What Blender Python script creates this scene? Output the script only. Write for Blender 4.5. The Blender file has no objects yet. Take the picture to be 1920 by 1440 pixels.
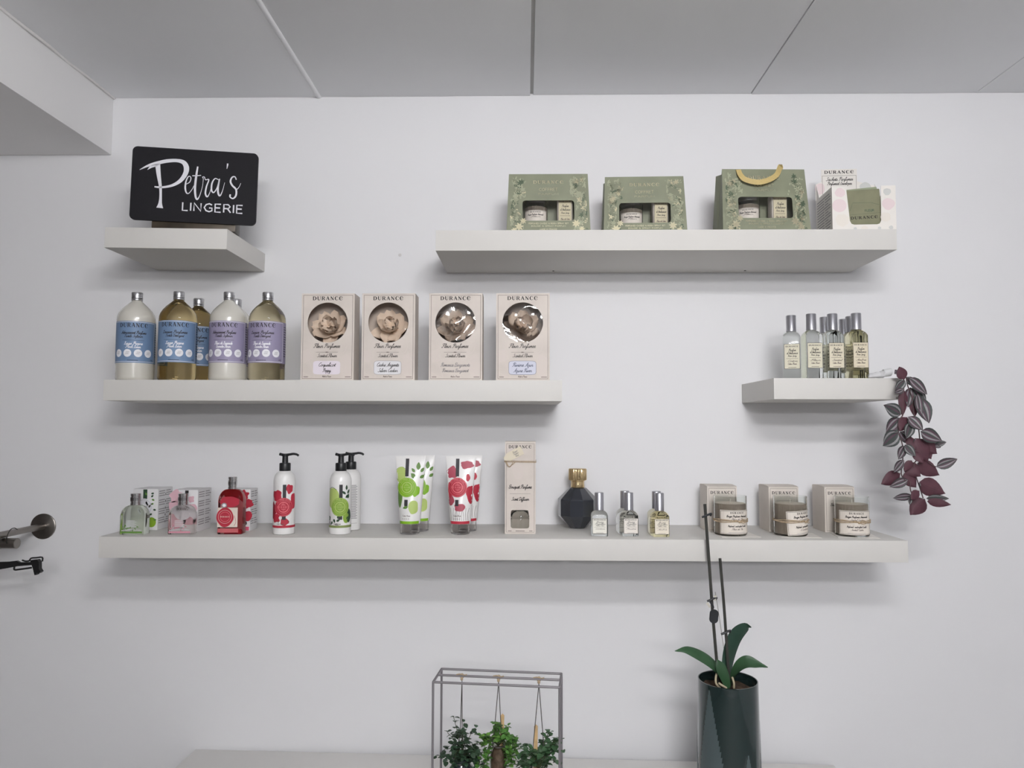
import bpy, bmesh, math, random
from mathutils import Vector, Matrix
R = math.radians
SC = bpy.context.scene
COL = SC.collection
# ------------------------------------------------------------------ camera
cam_data = bpy.data.cameras.new('camera')
cam_data.sensor_width = 36.0
cam_data.lens = 1382.03 * 36.0 / 1920.0
cam_data.clip_start = 0.02
camera = bpy.data.objects.new('camera', cam_data)
COL.objects.link(camera)
_r = Vector((0.99981703, 0.01898162, 0.00236577))
_u = Vector((-0.00125119, -0.05851724, 0.99828561))
_f = Vector((-0.01908752, 0.99810592, 0.05848278))
_m = Matrix.Identity(4)
for _i in range(3):
    _m[_i][0], _m[_i][1], _m[_i][2] = _r[_i], _u[_i], -_f[_i]
_m.translation = Vector((0.0, -2.00795, 1.55))
camera.matrix_world = _m
SC.camera = camera
# ------------------------------------------------------------------ world, exposure
world = bpy.data.worlds.new('world')
SC.world = world
world.use_nodes = True
_bg = world.node_tree.nodes['Background']
_bg.inputs[0].default_value = (0.95, 0.97, 1.0, 1)
_bg.inputs[1].default_value = DAYLIGHT = 0.2
SC.view_settings.view_transform = 'Standard'
SC.view_settings.look = 'None'
SC.view_settings.exposure = 0.0
SC.view_settings.gamma = 1.0
SC.view_settings.use_curve_mapping = False
LAMP_POWER = 61.0        # emission of the ceiling lamp diffusers

# ------------------------------------------------------------------ materials
def lin(c):
    c /= 255.0
    return c / 12.92 if c <= 0.04045 else ((c + 0.055) / 1.055) ** 2.4
def rgb(*c):
    return (lin(c[0]), lin(c[1]), lin(c[2]), 1.0)
MATS = {}
def mat(name, c, rough=0.5, metal=0.0, trans=0.0, ior=1.45, coat=0.0, noise=None, bump=None, emit=0.0, sss=0.0, spec=None):
    """Principled material; noise=(scale, amount) mottles the colour, bump=(scale, strength) the surface."""
    if name in MATS:
        return MATS[name]
    m = bpy.data.materials.new(name)
    m.use_nodes = True
    nt = m.node_tree
    b = nt.nodes['Principled BSDF']
    b.inputs['Base Color'].default_value = rgb(*c)
    b.inputs['Roughness'].default_value = rough
    b.inputs['Metallic'].default_value = metal
    b.inputs['Transmission Weight'].default_value = trans
    b.inputs['IOR'].default_value = ior
    b.inputs['Coat Weight'].default_value = coat
    b.inputs['Coat Roughness'].default_value = 0.06
    if spec is not None:
        b.inputs['Specular IOR Level'].default_value = spec
    if sss:
        b.inputs['Subsurface Weight'].default_value = sss
        b.inputs['Subsurface Radius'].default_value = (0.01, 0.01, 0.01)
    if emit:
        b.inputs['Emission Color'].default_value = rgb(*c)
        b.inputs['Emission Strength'].default_value = emit
    if noise or bump:
        tc = nt.nodes.new('ShaderNodeTexCoord')
    if noise:
        n = nt.nodes.new('ShaderNodeTexNoise')
        n.inputs['Scale'].default_value = noise[0]
        n.inputs['Detail'].default_value = 4
        nt.links.new(tc.outputs['Object'], n.inputs['Vector'])
        cr = nt.nodes.new('ShaderNodeValToRGB')
        k = noise[1]
        base = rgb(*c)
        cr.color_ramp.elements[0].position = 0.3
        cr.color_ramp.elements[1].position = 0.7
        cr.color_ramp.elements[0].color = tuple(max(0, v * (1 - k)) for v in base[:3]) + (1,)
        cr.color_ramp.elements[1].color = tuple(min(1, v * (1 + k)) for v in base[:3]) + (1,)
        nt.links.new(n.outputs['Fac'], cr.inputs['Fac'])
        nt.links.new(cr.outputs['Color'], b.inputs['Base Color'])
    if bump:
        n2 = nt.nodes.new('ShaderNodeTexNoise')
        n2.inputs['Scale'].default_value = bump[0]
        n2.inputs['Detail'].default_value = 3
        nt.links.new(tc.outputs['Object'], n2.inputs['Vector'])
        bp = nt.nodes.new('ShaderNodeBump')
        bp.inputs['Strength'].default_value = bump[1]
        bp.inputs['Distance'].default_value = 0.002
        nt.links.new(n2.outputs['Fac'], bp.inputs['Height'])
        nt.links.new(bp.outputs['Normal'], b.inputs['Normal'])
    MATS[name] = m
    return m
def film_mat(name, refl, rough):
    """thin clear plastic film: mostly transparent, with a mirror-like share that grows at grazing angles"""
    if name in MATS:
        return MATS[name]
    m = bpy.data.materials.new(name)
    m.use_nodes = True
    nt = m.node_tree
    nt.nodes.remove(nt.nodes['Principled BSDF'])
    out = nt.nodes['Material Output']
    tr = nt.nodes.new('ShaderNodeBsdfTransparent')
    gl = nt.nodes.new('ShaderNodeBsdfGlossy')
    gl.inputs['Roughness'].default_value = rough
    lw = nt.nodes.new('ShaderNodeLayerWeight')
    lw.inputs['Blend'].default_value = refl
    mx = nt.nodes.new('ShaderNodeMixShader')
    nt.links.new(lw.outputs['Fresnel'], mx.inputs[0])
    nt.links.new(tr.outputs[0], mx.inputs[1])
    nt.links.new(gl.outputs[0], mx.inputs[2])
    nt.links.new(mx.outputs[0], out.inputs['Surface'])
    MATS[name] = m
    return m
WALL = mat('wall_paint', (230, 230, 232), 0.75, noise=(1.3, 0.012), bump=(60, 0.05))
CEIL = mat('ceiling_paint', (242, 243, 245), 0.8, noise=(1.7, 0.02), bump=(40, 0.08))
BEAM = mat('beam_paint', (242, 241, 241), 0.75, bump=(50, 0.06))
FLOORM = mat('floor_vinyl', (150, 147, 143), 0.45, noise=(3, 0.1))
SHELF = mat('shelf_white', (213, 211, 207), 0.55, noise=(6, 0.01), spec=.3)
COUNTER = mat('counter_white', (226, 224, 221), 0.4, noise=(4, 0.015))
INK = mat('ink_black', (38, 34, 34), 0.6)
INKW = mat('ink_white', (232, 232, 236), 0.6)
INKG = mat('ink_grey', (150, 146, 148), 0.6)
INKB = mat('ink_brown', (104, 92, 86), 0.6)
CHROME = mat('brushed_aluminium', (196, 196, 199), 0.3, metal=1.0)
SILVER = mat('satin_silver', (178, 178, 184), 0.36, metal=0.9)
MIRROR = mat('polished_chrome', (205, 203, 203), 0.12, metal=1.0)
GLASS = mat('clear_glass', (244, 248, 246), 0.02, trans=1.0, ior=1.45)

# ------------------------------------------------------------------ mesh helpers
def catmull(pts, n=6):
    P = [Vector(p) for p in pts]
    if len(P) < 3:
        return P
    Q = [P[0] * 2 - P[1]] + P + [P[-1] * 2 - P[-2]]
    out = []
    for i in range(1, len(Q) - 2):
        a, b, c, d = Q[i - 1], Q[i], Q[i + 1], Q[i + 2]
        for k in range(n):
            t = k / n
            out.append(0.5 * ((2 * b) + (c - a) * t + (2 * a - 5 * b + 4 * c - d) * t * t + (3 * b - a - 3 * c + d) * t ** 3))
    out.append(P[-1])
    return out
def rrect(w, d, r, n=5):
    """rounded rectangle outline, counter-clockwise"""
    r = min(r, w / 2 - 1e-5, d / 2 - 1e-5)
    o = []
    for cx, cy, a0 in ((w / 2 - r, d / 2 - r, 0), (-w / 2 + r, d / 2 - r, 90), (-w / 2 + r, -d / 2 + r, 180), (w / 2 - r, -d / 2 + r, 270)):
        for k in range(n + 1):
            a = R(a0 + 90 * k / n)
            o.append((cx + r * math.cos(a), cy + r * math.sin(a)))
    return o
class MB:
    """collects shapes into one mesh"""
    def __init__(s):
        s.v, s.f, s.mi, s.mats = [], [], [], []
    def idx(s, m):
        if m not in s.mats:
            s.mats.append(m)
        return s.mats.index(m)
    def add(s, verts, faces, m):
        k = len(s.v)
        i = s.idx(m)
        s.v += [Vector(p) for p in verts]
        for f in faces:
            s.f.append([k + j for j in f])
            s.mi.append(i)
        return s
    def box(s, x0, x1, y0, y1, z0, z1, m, bev=0.0):
        bm = bmesh.new()
        bmesh.ops.create_cube(bm, size=1)
        for q in bm.verts:
            q.co = Vector(((x0 + x1) / 2 + q.co.x * (x1 - x0), (y0 + y1) / 2 + q.co.y * (y1 - y0), (z0 + z1) / 2 + q.co.z * (z1 - z0)))
        if bev:
            bmesh.ops.bevel(bm, geom=bm.edges[:], offset=bev, segments=2, affect='EDGES', profile=0.6)
        bm.verts.index_update()
        s.add([q.co.copy() for q in bm.verts], [[q.index for q in f.verts] for f in bm.faces], m)
        bm.free()
        return s
    def loft(s, rings, m, caps=True, closed=False):
        n = len(rings[0])
        vs = [p for r in rings for p in r]
        fs = []
        L = len(rings)
        for i in range(L if closed else L - 1):
            a, b = i * n, ((i + 1) % L) * n
            for j in range(n):
                fs.append([a + j, a + (j + 1) % n, b + (j + 1) % n, b + j])
        if caps and not closed:
            fs.append(list(range(n))[::-1])
            fs.append([(L - 1) * n + j for j in range(n)])
        return s.add(vs, fs, m)
    def lathe(s, prof, m, n=40, ctr=(0, 0), flute=0.0, nf=0):
        """prof: (radius, z) from bottom to top; flute: relative depth of nf vertical ribs"""
        rings = []
        for r, z in prof:
            ring = []
            for j in range(n):
                a = 2 * math.pi * j / n
                rr = max(r, 1e-5)
                if flute:
                    rr *= 1 + flute * (math.cos(nf * a) - 1) / 2
                ring.append((ctr[0] + rr * math.cos(a), ctr[1] + rr * math.sin(a), z))
            rings.append(ring)
        return s.loft(rings, m)
    def rbox(s, secs, m, n=5, ctr=(0, 0)):
        """secs: (z, width, depth, corner radius)"""
        return s.loft([[(ctr[0] + x, ctr[1] + y, z) for x, y in rrect(w, d, r, n)] for z, w, d, r in secs], m)
    def tube(s, pts, rad, m, n=8, smooth=4):
        P = catmull(pts, smooth) if smooth and len(pts) > 2 else [Vector(p) for p in pts]
        L = len(P)
        rings = []
        up = Vector((0, 0, 1))
        prev = None
        for i, p in enumerate(P):
            t = (P[min(i + 1, L - 1)] - P[max(i - 1, 0)]).normalized()
            if prev is None:
                a = t.cross(up)
                if a.length < 0.05:
                    a = t.cross(Vector((0, 1, 0)))
                a.normalize()
            else:
                a = (prev - t * prev.dot(t)).normalized()
            prev = a
            b = t.cross(a)
            r = rad if not isinstance(rad, (list, tuple)) else rad[0] + (rad[1] - rad[0]) * i / (L - 1)
            rings.append([p + a * (r * math.cos(2 * math.pi * j / n)) + b * (r * math.sin(2 * math.pi * j / n)) for j in range(n)])
        return s.loft(rings, m)
    def prism(s, poly, y0, y1, m):
        """polygon in x,z extruded along y"""
        n = len(poly)
        vs = [(x, y0, z) for x, z in poly] + [(x, y1, z) for x, z in poly]
        fs = [list(range(n)), [n + j for j in range(n)][::-1]]
        for j in range(n):
            fs.append([(j + 1) % n, j, n + j, n + (j + 1) % n])
        return s.add(vs, fs, m)
    def ball(s, c, rx, ry, rz, m, n=12):
        prof = [(math.sin(math.pi * k / 8), -math.cos(math.pi * k / 8)) for k in range(9)]
        rings = [[(c[0] + rx * r * math.cos(2 * math.pi * j / n), c[1] + ry * r * math.sin(2 * math.pi * j / n), c[2] + rz * z) for j in range(n)] for r, z in prof]
        return s.loft(rings, m)
    def mesh(s, name, sharp=38):
        me = bpy.data.meshes.new(name)
        me.from_pydata([tuple(p) for p in s.v], [], s.f)
        for m in s.mats:
            me.materials.append(m)
        me.polygons.foreach_set('material_index', s.mi)
        bm = bmesh.new()
        bm.from_mesh(me)
        bmesh.ops.recalc_face_normals(bm, faces=bm.faces[:])
        bm.to_mesh(me)
        bm.free()
        if sharp:
            me.polygons.foreach_set('use_smooth', [True] * len(me.polygons))
            me.set_sharp_from_angle(angle=R(sharp))
        me.update()
        return me
    def build(s, name, parent=None, label=None, sharp=38):
        o = bpy.data.objects.new(name, s.mesh(name, sharp))
        COL.objects.link(o)
        if parent:
            o.parent = parent
        if label:
            o['label'] = label
        return o
def obj(name, me, parent=None):
    o = bpy.data.objects.new(name, me)
    COL.objects.link(o)
    if parent:
        o.parent = parent
    return o
def tag(o, label, cat, group=None):
    o['label'] = label
    o['category'] = cat
    if group:
        o['group'] = group
    return o
def thing(name, label, cat, loc=(0, 0, 0), rz=0.0, group=None):
    o = bpy.data.objects.new(name, None)
    o.empty_display_size = 0.02
    COL.objects.link(o)
    o.location = loc
    o.rotation_euler = (0, 0, R(rz))
    return tag(o, label, cat, group)
def struct(o, label=None, cat=None):
    o['kind'] = 'structure'
    if label:
        o['label'] = label
    if cat:
        o['category'] = cat
    return o

# ------------------------------------------------------------------ flat print: shapes in (u, v) laid on a surface
def G(*strokes, w=1.0):
    return (strokes, w)
SANS = {
 'A': G([(0, 0), (.4, 1), (.8, 0)], [(.15, .35), (.65, .35)], w=.8), 'B': G([(0, 0), (0, 1), (.42, 1), (.6, .78), (.42, .54), (0, .54)], [(.42, .54), (.66, .28), (.45, 0), (0, 0)], w=.66),
 'C': G([(.75, .82), (.5, 1), (.2, .88), (.02, .5), (.2, .12), (.5, 0), (.75, .18)], w=.75), 'D': G([(0, 0), (0, 1), (.4, 1), (.72, .75), (.72, .25), (.4, 0), (0, 0)], w=.74),
 'E': G([(.55, 0), (0, 0), (0, 1), (.55, 1)], [(0, .53), (.48, .53)], w=.56), 'F': G([(0, 0), (0, 1), (.55, 1)], [(0, .53), (.46, .53)], w=.54),
 'G': G([(.75, .85), (.5, 1), (.2, .88), (.02, .5), (.2, .12), (.5, 0), (.76, .14), (.76, .47), (.48, .47)], w=.78), 'I': G([(0, 0), (0, 1)], w=.04),
 'L': G([(0, 1), (0, 0), (.5, 0)], w=.5), 'M': G([(0, 0), (.05, 1), (.42, .2), (.8, 1), (.85, 0)], w=.86), 'N': G([(0, 0), (0, 1), (.66, 0), (.66, 1)], w=.68),
 'O': G([(.4, 0), (.1, .18), (0, .5), (.1, .82), (.4, 1), (.7, .82), (.8, .5), (.7, .18), (.4, 0)], w=.82), 'P': G([(0, 0), (0, 1), (.42, 1), (.6, .75), (.42, .48), (0, .48)], w=.6),
 'R': G([(0, 0), (0, 1), (.42, 1), (.6, .75), (.42, .5), (0, .5)], [(.36, .5), (.66, 0)], w=.66), 'S': G([(.55, .85), (.3, 1), (.06, .8), (.15, .58), (.45, .45), (.55, .2), (.3, 0), (.02, .14)], w=.58),
 'T': G([(0, 1), (.66, 1)], [(.33, 1), (.33, 0)], w=.68), 'U': G([(0, 1), (0, .3), (.15, .03), (.35, 0), (.55, .03), (.68, .3), (.68, 1)], w=.7), 'Y': G([(0, 1), (.35, .5), (.7, 1)], [(.35, .5), (.35, 0)], w=.7),
 '&': G([(.75, 0), (.15, .75), (.3, 1), (.48, .78), (.08, .3), (.25, 0), (.7, .4)], w=.75), ' ': G(w=.35)}
def SER(*a, w=1.0):
    return (a, w)
# roman capitals with serifs: strokes are (points, widths)
SERIF = {
 'D': SER(([(.16, 0), (.16, 1)], .17), ([(0, .03), (.4, .03)], .07), ([(0, .97), (.4, .97)], .07), ([(.35, .97), (.62, .88), (.82, .5), (.62, .12), (.35, .03)], (.06, .12, .2, .12, .06)), w=.92),
 'U': SER(([(.16, 1), (.16, .35), (.28, .08), (.46, .02), (.64, .1), (.74, .35), (.74, 1)], (.17, .17, .14, .08, .06, .06, .06)), ([(0, .97), (.32, .97)], .07), ([(.62, .97), (.88, .97)], .07), w=.88),
 'R': SER(([(.16, 0), (.16, 1)], .17), ([(0, .03), (.34, .03)], .07), ([(0, .97), (.4, .97)], .07), ([(.35, .97), (.58, .93), (.68, .75), (.58, .57), (.3, .52)], (.06, .1, .17, .1, .06)), ([(.42, .52), (.72, .06), (.86, .03)], (.15, .15, .06)), w=.86),
 'A': SER(([(.1, .02), (.44, 1)], .07), ([(.44, 1), (.78, .02)], .17), ([(.2, .34), (.66, .34)], .06), ([(0, .03), (.24, .03)], .06), ([(.64, .03), (.94, .03)], .06), w=.92),
 'N': SER(([(.14, 0), (.14, 1)], .07), ([(.12, .98), (.74, .02)], .17), ([(.74, 0), (.74, 1)], .07), ([(0, .03), (.28, .03)], .06), ([(0, .97), (.2, .97)], .06), ([(.6, .97), (.88, .97)], .06), w=.9),
 'C': SER(([(.8, .74), (.7, .92), (.46, 1), (.2, .86), (.1, .5), (.2, .14), (.46, 0), (.7, .06), (.84, .24)], (.1, .07, .07, .15, .2, .15, .07, .06, .05)), w=.88),
 'E': SER(([(.12, .5), (.45, .5), (.76, .56), (.74, .82), (.48, 1), (.2, .86), (.1, .5), (.2, .14), (.48, 0), (.72, .08), (.84, .26)], (.05, .05, .06, .1, .07, .15, .2, .15, .07, .06, .05)), w=.88), ' ': SER(w=.4)}
SCR = {
 'a': G([(.72, .85), (.4, 1), (.1, .55), (.2, .05), (.5, .15), (.74, .9), (.72, .2), (.9, 0), (1.1, .3)], w=1.0), 'b': G([(0, .2), (.35, 1.2), (.45, 2), (.28, 1.9), (.22, .2), (.5, 0), (.72, .5), (.55, .9), (.9, .75)], w=.85),
 'c': G([(.62, .8), (.42, 1), (.12, .55), (.2, .06), (.5, 0), (.8, .3)], w=.72), 'd': G([(.68, .8), (.4, 1), (.1, .5), (.22, .04), (.5, .15), (.74, .9), (.9, 2.0), (.76, .3), (.9, 0), (1.1, .3)], w=1.0),
 'e': G([(.08, .4), (.48, .55), (.5, .9), (.3, 1), (.1, .55), (.2, .06), (.48, 0), (.75, .3)], w=.66), 'f': G([(0, .2), (.35, 1.1), (.6, 1.9), (.42, 2), (.28, 1), (.12, -.7), (-.02, -.85), (.02, -.4), (.4, .1), (.62, .3)], w=.58),
 'g': G([(.72, .85), (.4, 1), (.1, .55), (.2, .05), (.5, .15), (.74, .9), (.66, -.6), (.3, -.95), (.15, -.6), (.8, .05), (1.05, .3)], w=.95), 'h': G([(0, .2), (.35, 1.2), (.42, 2), (.28, 1.9), (.18, 0)], [(.18, .2), (.45, .95), (.66, .8), (.62, .15), (.78, 0), (.98, .3)], w=.9),
 'i': G([(0, .3), (.2, .95), (.17, .15), (.32, 0), (.52, .3)], [(.26, 1.4), (.3, 1.5)], w=.46), 'l': G([(0, .2), (.34, 1.2), (.42, 2), (.26, 1.9), (.18, .15), (.32, 0), (.52, .3)], w=.46),
 'm': G([(0, .3), (.15, .95), (.12, 0)], [(.12, .3), (.38, .95), (.5, .8), (.46, 0)], [(.46, .3), (.72, .95), (.86, .8), (.82, .15), (.96, 0), (1.14, .3)], w=1.08), 'n': G([(0, .3), (.15, .95), (.12, 0)], [(.12, .3), (.4, .95), (.56, .8), (.52, .15), (.66, 0), (.86, .3)], w=.8),
 'o': G([(.5, .95), (.2, .9), (.08, .4), (.3, 0), (.58, .3), (.55, .85), (.4, .95), (.6, .7), (.9, .75)], w=.82), 'p': G([(0, .3), (.2, 1), (.05, -.9)], [(.12, .3), (.4, .95), (.66, .7), (.55, .1), (.3, 0), (.55, .0), (.9, .3)], w=.82),
 'q': G([(.72, .85), (.4, 1), (.1, .55), (.2, .05), (.5, .15), (.74, .9), (.62, -.9), (.7, -.4), (.98, .3)], w=.9), 'r': G([(0, .3), (.18, 1), (.3, .85), (.52, .9), (.48, .2), (.6, 0), (.8, .3)], w=.72),
 's': G([(0, .2), (.35, 1), (.5, .5), (.4, .05), (.1, .1), (.4, .02), (.72, .3)], w=.66), 't': G([(0, .3), (.3, 1.6), (.2, .2), (.34, 0), (.54, .3)], [(.05, 1.1), (.5, 1.15)], w=.48),
 'u': G([(0, .3), (.18, .95), (.16, .2), (.34, 0), (.6, .3), (.68, .95), (.64, .15), (.78, 0), (.96, .3)], w=.9), 'v': G([(0, .3), (.15, .95), (.28, .1), (.4, .05), (.6, .7), (.55, .95), (.8, .75)], w=.72),
 'w': G([(0, .3), (.14, .95), (.22, .1), (.45, .2), (.5, .9), (.58, .1), (.78, .15), (.86, .9), (1.1, .75)], w=1.0), 'x': G([(0, .9), (.25, .8), (.5, .1), (.75, .2)], [(.6, .95), (.05, 0)], w=.7),
 'y': G([(0, .3), (.18, .95), (.16, .25), (.36, .1), (.64, .9), (.55, -.6), (.25, -.95), (.12, -.6), (.7, .0), (.95, .3)], w=.88), 'z': G([(0, .8), (.5, .95), (.1, .1), (.5, -.6), (.3, -.9), (.7, .3)], w=.66),
 "'": G([(.15, 2), (.1, 1.6)], w=.28), ' ': G(w=.55),
 'A': G([(0, .1), (.3, 0), (.9, 1.9), (.95, 2), (.95, .1), (1.2, .2)], [(.35, .7), (1.1, .8)], w=1.2), 'B': G([(.3, 1.9), (.2, 0)], [(0, 1.5), (.5, 2), (1, 1.8), (.8, 1.1), (.4, 1), (.95, .8), (.9, .1), (.3, 0), (.0, .3)], w=1.15),
 'C': G([(1, 1.6), (.75, 2), (.3, 1.5), (.15, .6), (.5, 0), (1.05, .4)], w=1.02), 'D': G([(.4, 1.9), (.3, .1), (.05, .2), (.5, 0), (1.1, .7), (1, 1.7), (.4, 2), (.0, 1.6)], w=1.2), 'F': G([(0, 1.55), (.35, 2), (1.25, 1.95)], [(.75, 1.95), (.55, 1), (.35, .1), (.05, .05), (0, .4)], [(.3, 1.0), (.95, 1.1)], w=1.1),
 'L': G([(.1, 1.4), (.6, 2), (.6, 1.5), (.3, .1), (.05, .1), (.5, .05), (1.05, .2)], w=1.05), 'M': G([(0, .1), (.25, .2), (.5, 2), (.65, .2), (1.1, 2), (1.1, .1), (1.35, .3)], w=1.35), 'O': G([(.6, 2), (.15, 1.4), (.15, .5), (.5, 0), (1, .6), (.95, 1.5), (.6, 2), (.4, 1.6), (.8, 1.4)], w=1.1),
 'P': G([(.1, 1.3), (.4, 1.95), (1, 1.95), (1.1, 1.4), (.7, 1), (.5, 1.05)], [(.65, 1.9), (.5, 1), (.32, 0), (.02, .15)], w=1.05), 'R': G([(.1, 1.3), (.4, 1.95), (1, 1.95), (1.05, 1.4), (.6, 1), (1, .1), (1.25, .3)], [(.6, 1.9), (.45, 1), (.3, 0), (.02, .15)], w=1.15),
 'S': G([(1, 1.65), (.75, 2), (.45, 1.6), (.8, 1), (.75, .3), (.35, 0), (.02, .35)], w=1.0), 'T': G([(0, 1.6), (.3, 2), (1.2, 1.95)], [(.7, 1.95), (.5, 1), (.32, .1), (.02, .15)], w=1.05), 'E': G([(1, 1.7), (.6, 2), (.4, 1.4), (.7, 1.05), (.25, .8), (.3, .1), (.7, 0), (1.05, .4)], w=1.0)}
class Print:
    def __init__(s):
        s.v, s.f, s.mi, s.mats = [], [], [], []
    def _i(s, m):
        if m not in s.mats:
            s.mats.append(m)
        return s.mats.index(m)
    def raw(s, pts, faces, m, L):
        k = len(s.v)
        i = s._i(m)
        s.v += [(p[0], p[1], L) for p in pts]
        for f in faces:
            s.f.append([k + j for j in f])
            s.mi.append(i)
        return s
    def rect(s, u0, v0, u1, v1, m, L=0, nu=1, nv=1):
        pts = [(u0 + (u1 - u0) * i / nu, v0 + (v1 - v0) * j / nv) for j in range(nv + 1) for i in range(nu + 1)]
        fs = [[j * (nu + 1) + i, j * (nu + 1) + i + 1, (j + 1) * (nu + 1) + i + 1, (j + 1) * (nu + 1) + i] for j in range(nv) for i in range(nu)]
        return s.raw(pts, fs, m, L)
    def frame(s, u0, v0, u1, v1, t, m, L=1, nu=1, nv=1):
        s.rect(u0, v0, u1, v0 + t, m, L, nu)
        s.rect(u0, v1 - t, u1, v1, m, L, nu)
        s.rect(u0, v0, u0 + t, v1, m, L, 1, nv)
        return s.rect(u1 - t, v0, u1, v1, m, L, 1, nv)
    def polar(s, cu, cv, fn, m, L=0, n=24, rings=2):
        pts = [(cu, cv)]
        fs = []
        for k in range(1, rings + 1):
            for j in range(n):
                x, y = fn(2 * math.pi * j / n)
                pts.append((cu + x * k / rings, cv + y * k / rings))
        for j in range(n):
            fs.append([0, 1 + j, 1 + (j + 1) % n])
            for k in range(rings - 1):
                a, b = 1 + k * n, 1 + (k + 1) * n
                fs.append([a + j, b + j, b + (j + 1) % n, a + (j + 1) % n])
        return s.raw(pts, fs, m, L)
    def ell(s, cu, cv, ru, rv, m, L=0, rot=0.0, n=24, rings=2):
        c, q = math.cos(R(rot)), math.sin(R(rot))
        return s.polar(cu, cv, lambda a: (ru * math.cos(a) * c - rv * math.sin(a) * q, ru * math.cos(a) * q + rv * math.sin(a) * c), m, L, n, rings)
    def blob(s, cu, cv, ru, rv, m, L=0, seed=0, amp=0.14, n=26, rings=2):
        rd = random.Random(seed)
        ph = [(rd.choice((3, 4, 5, 7)), rd.uniform(0, 6.28), rd.uniform(.4, 1)) for _ in range(3)]
        return s.polar(cu, cv, lambda a: (lambda k: (ru * k * math.cos(a), rv * k * math.sin(a)))(1 + amp * sum(w * math.sin(q * a + p) for q, p, w in ph) / 1.6), m, L, n, rings)
    def leaf(s, u, v, l, w, ang, m, L=0):
        """pointed leaf from (u, v)"""
        c, q = math.cos(R(ang)), math.sin(R(ang))
        pr = [(0, 0), (.2, .75), (.45, 1), (.75, .65), (1, 0)]
        pts = []
        for t, k in pr:
            for sg in (-1, 1):
                x, y = t * l, sg * k * w / 2
                pts.append((u + x * c - y * q, v + x * q + y * c))
        return s.raw(pts, [[2 * i, 2 * i + 2, 2 * i + 3, 2 * i + 1] for i in range(4)], m, L)
    def line(s, pts, w, m, L=1, smooth=0):
        n = len(pts)
        ws = list(w) if isinstance(w, (list, tuple)) else [w] * n
        P = [Vector((p[0], p[1], ws[i])) for i, p in enumerate(pts)]
        if smooth and n > 2:
            P = catmull(P, smooth)
        o = []
        N = len(P)
        for i in range(N):
            a, b = P[max(i - 1, 0)], P[min(i + 1, N - 1)]
            d = Vector((b.x - a.x, b.y - a.y))
            if d.length < 1e-9:
                d = Vector((1, 0))
            d.normalize()
            k = max(P[i].z, 1e-5) / 2
            o.append((P[i].x + d.y * k, P[i].y - d.x * k))
            o.append((P[i].x - d.y * k, P[i].y + d.x * k))
        return s.raw(o, [[2 * i, 2 * i + 2, 2 * i + 3, 2 * i + 1] for i in range(N - 1)], m, L)
    def ring(s, cu, cv, r, t, m, L=1, n=28):
        return s.line([(cu + r * math.cos(2 * math.pi * k / n), cv + r * math.sin(2 * math.pi * k / n)) for k in range(n + 1)], t, m, L)
    def text(s, font, txt, u, v, h, m, L=1, wt=0.13, track=0.22, align='c', shear=0.0, width=None, arc=None, smooth=2):
        """h: cap height (x height for the script font); width: squeeze/stretch to this width; arc: (cu, cv, r)"""
        tr = 0.0 if font is SCR else track
        adv = [font.get(c, font.get('o', font.get('O', font[' '])))[1] for c in txt]
        tot = sum(adv) + tr * (len(txt) - 1)
        sx = h if width is None else width / tot
        x = -tot / 2 if align == 'c' else 0.0
        for c, a in zip(txt, adv):
            gl = font.get(c)
            if gl:
                for st in gl[0]:
                    if font is SERIF:
                        pts, w = st
                        ws = [q * sx * 1.3 for q in w] if isinstance(w, tuple) else w * sx * 1.3
                        sm = smooth if len(pts) > 2 else 0
                    else:
                        pts, ws = st, wt * h
                        sm = smooth if len(pts) > 2 and font is SCR else 0
                    pp = [(u + (x + p[0] + shear * p[1]) * sx, v + p[1] * h) for p in pts]
                    if arc:
                        pp = [(arc[0] + (arc[2] + q[1] - v) * math.sin((q[0] - u) / arc[2]), arc[1] + (arc[2] + q[1] - v) * math.cos((q[0] - u) / arc[2])) for q in pp]
                    s.line(pp, ws, m, L, sm)
            x += a + tr
        return s
    def build(s, name, mp, parent=None, eps=0.00014, label=None):
        me = bpy.data.meshes.new(name)
        me.from_pydata([tuple(mp(u, v, eps * (1 + L))) for u, v, L in s.v], [], s.f)
        for m in s.mats:
            me.materials.append(m)
        me.polygons.foreach_set('material_index', s.mi)
        me.update()
        o = obj(name, me, parent)
        if label:
            o['label'] = label
        return o
def on_plane(o=(0, 0, 0), ex=(1, 0, 0), ey=(0, 0, 1)):
    o, ex, ey = Vector(o), Vector(ex).normalized(), Vector(ey).normalized()
    n = ex.cross(ey)
    return lambda u, v, e: o + ex * u + ey * v + n * e
def on_cyl(r, z0=0.0, a0=0.0, ctr=(0, 0)):
    """u: arc length from the front (-y), v: height; r may be a function of v"""
    def f(u, v, e):
        rr = r(v) if callable(r) else r
        a = u / (r(v) if callable(r) else r) + R(a0)
        return Vector((ctr[0] + (rr + e) * math.sin(a), ctr[1] - (rr + e) * math.cos(a), z0 + v))
    return f
def patch(fn, u0, u1, v0, v1, nu, nv, m, name, parent=None, eps=0.0001):
    """a paper label: a thin sheet on a surface"""
    p = Print().rect(u0, v0, u1, v1, m, 0, nu, nv)
    return p.build(name, fn, parent, eps)
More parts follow.
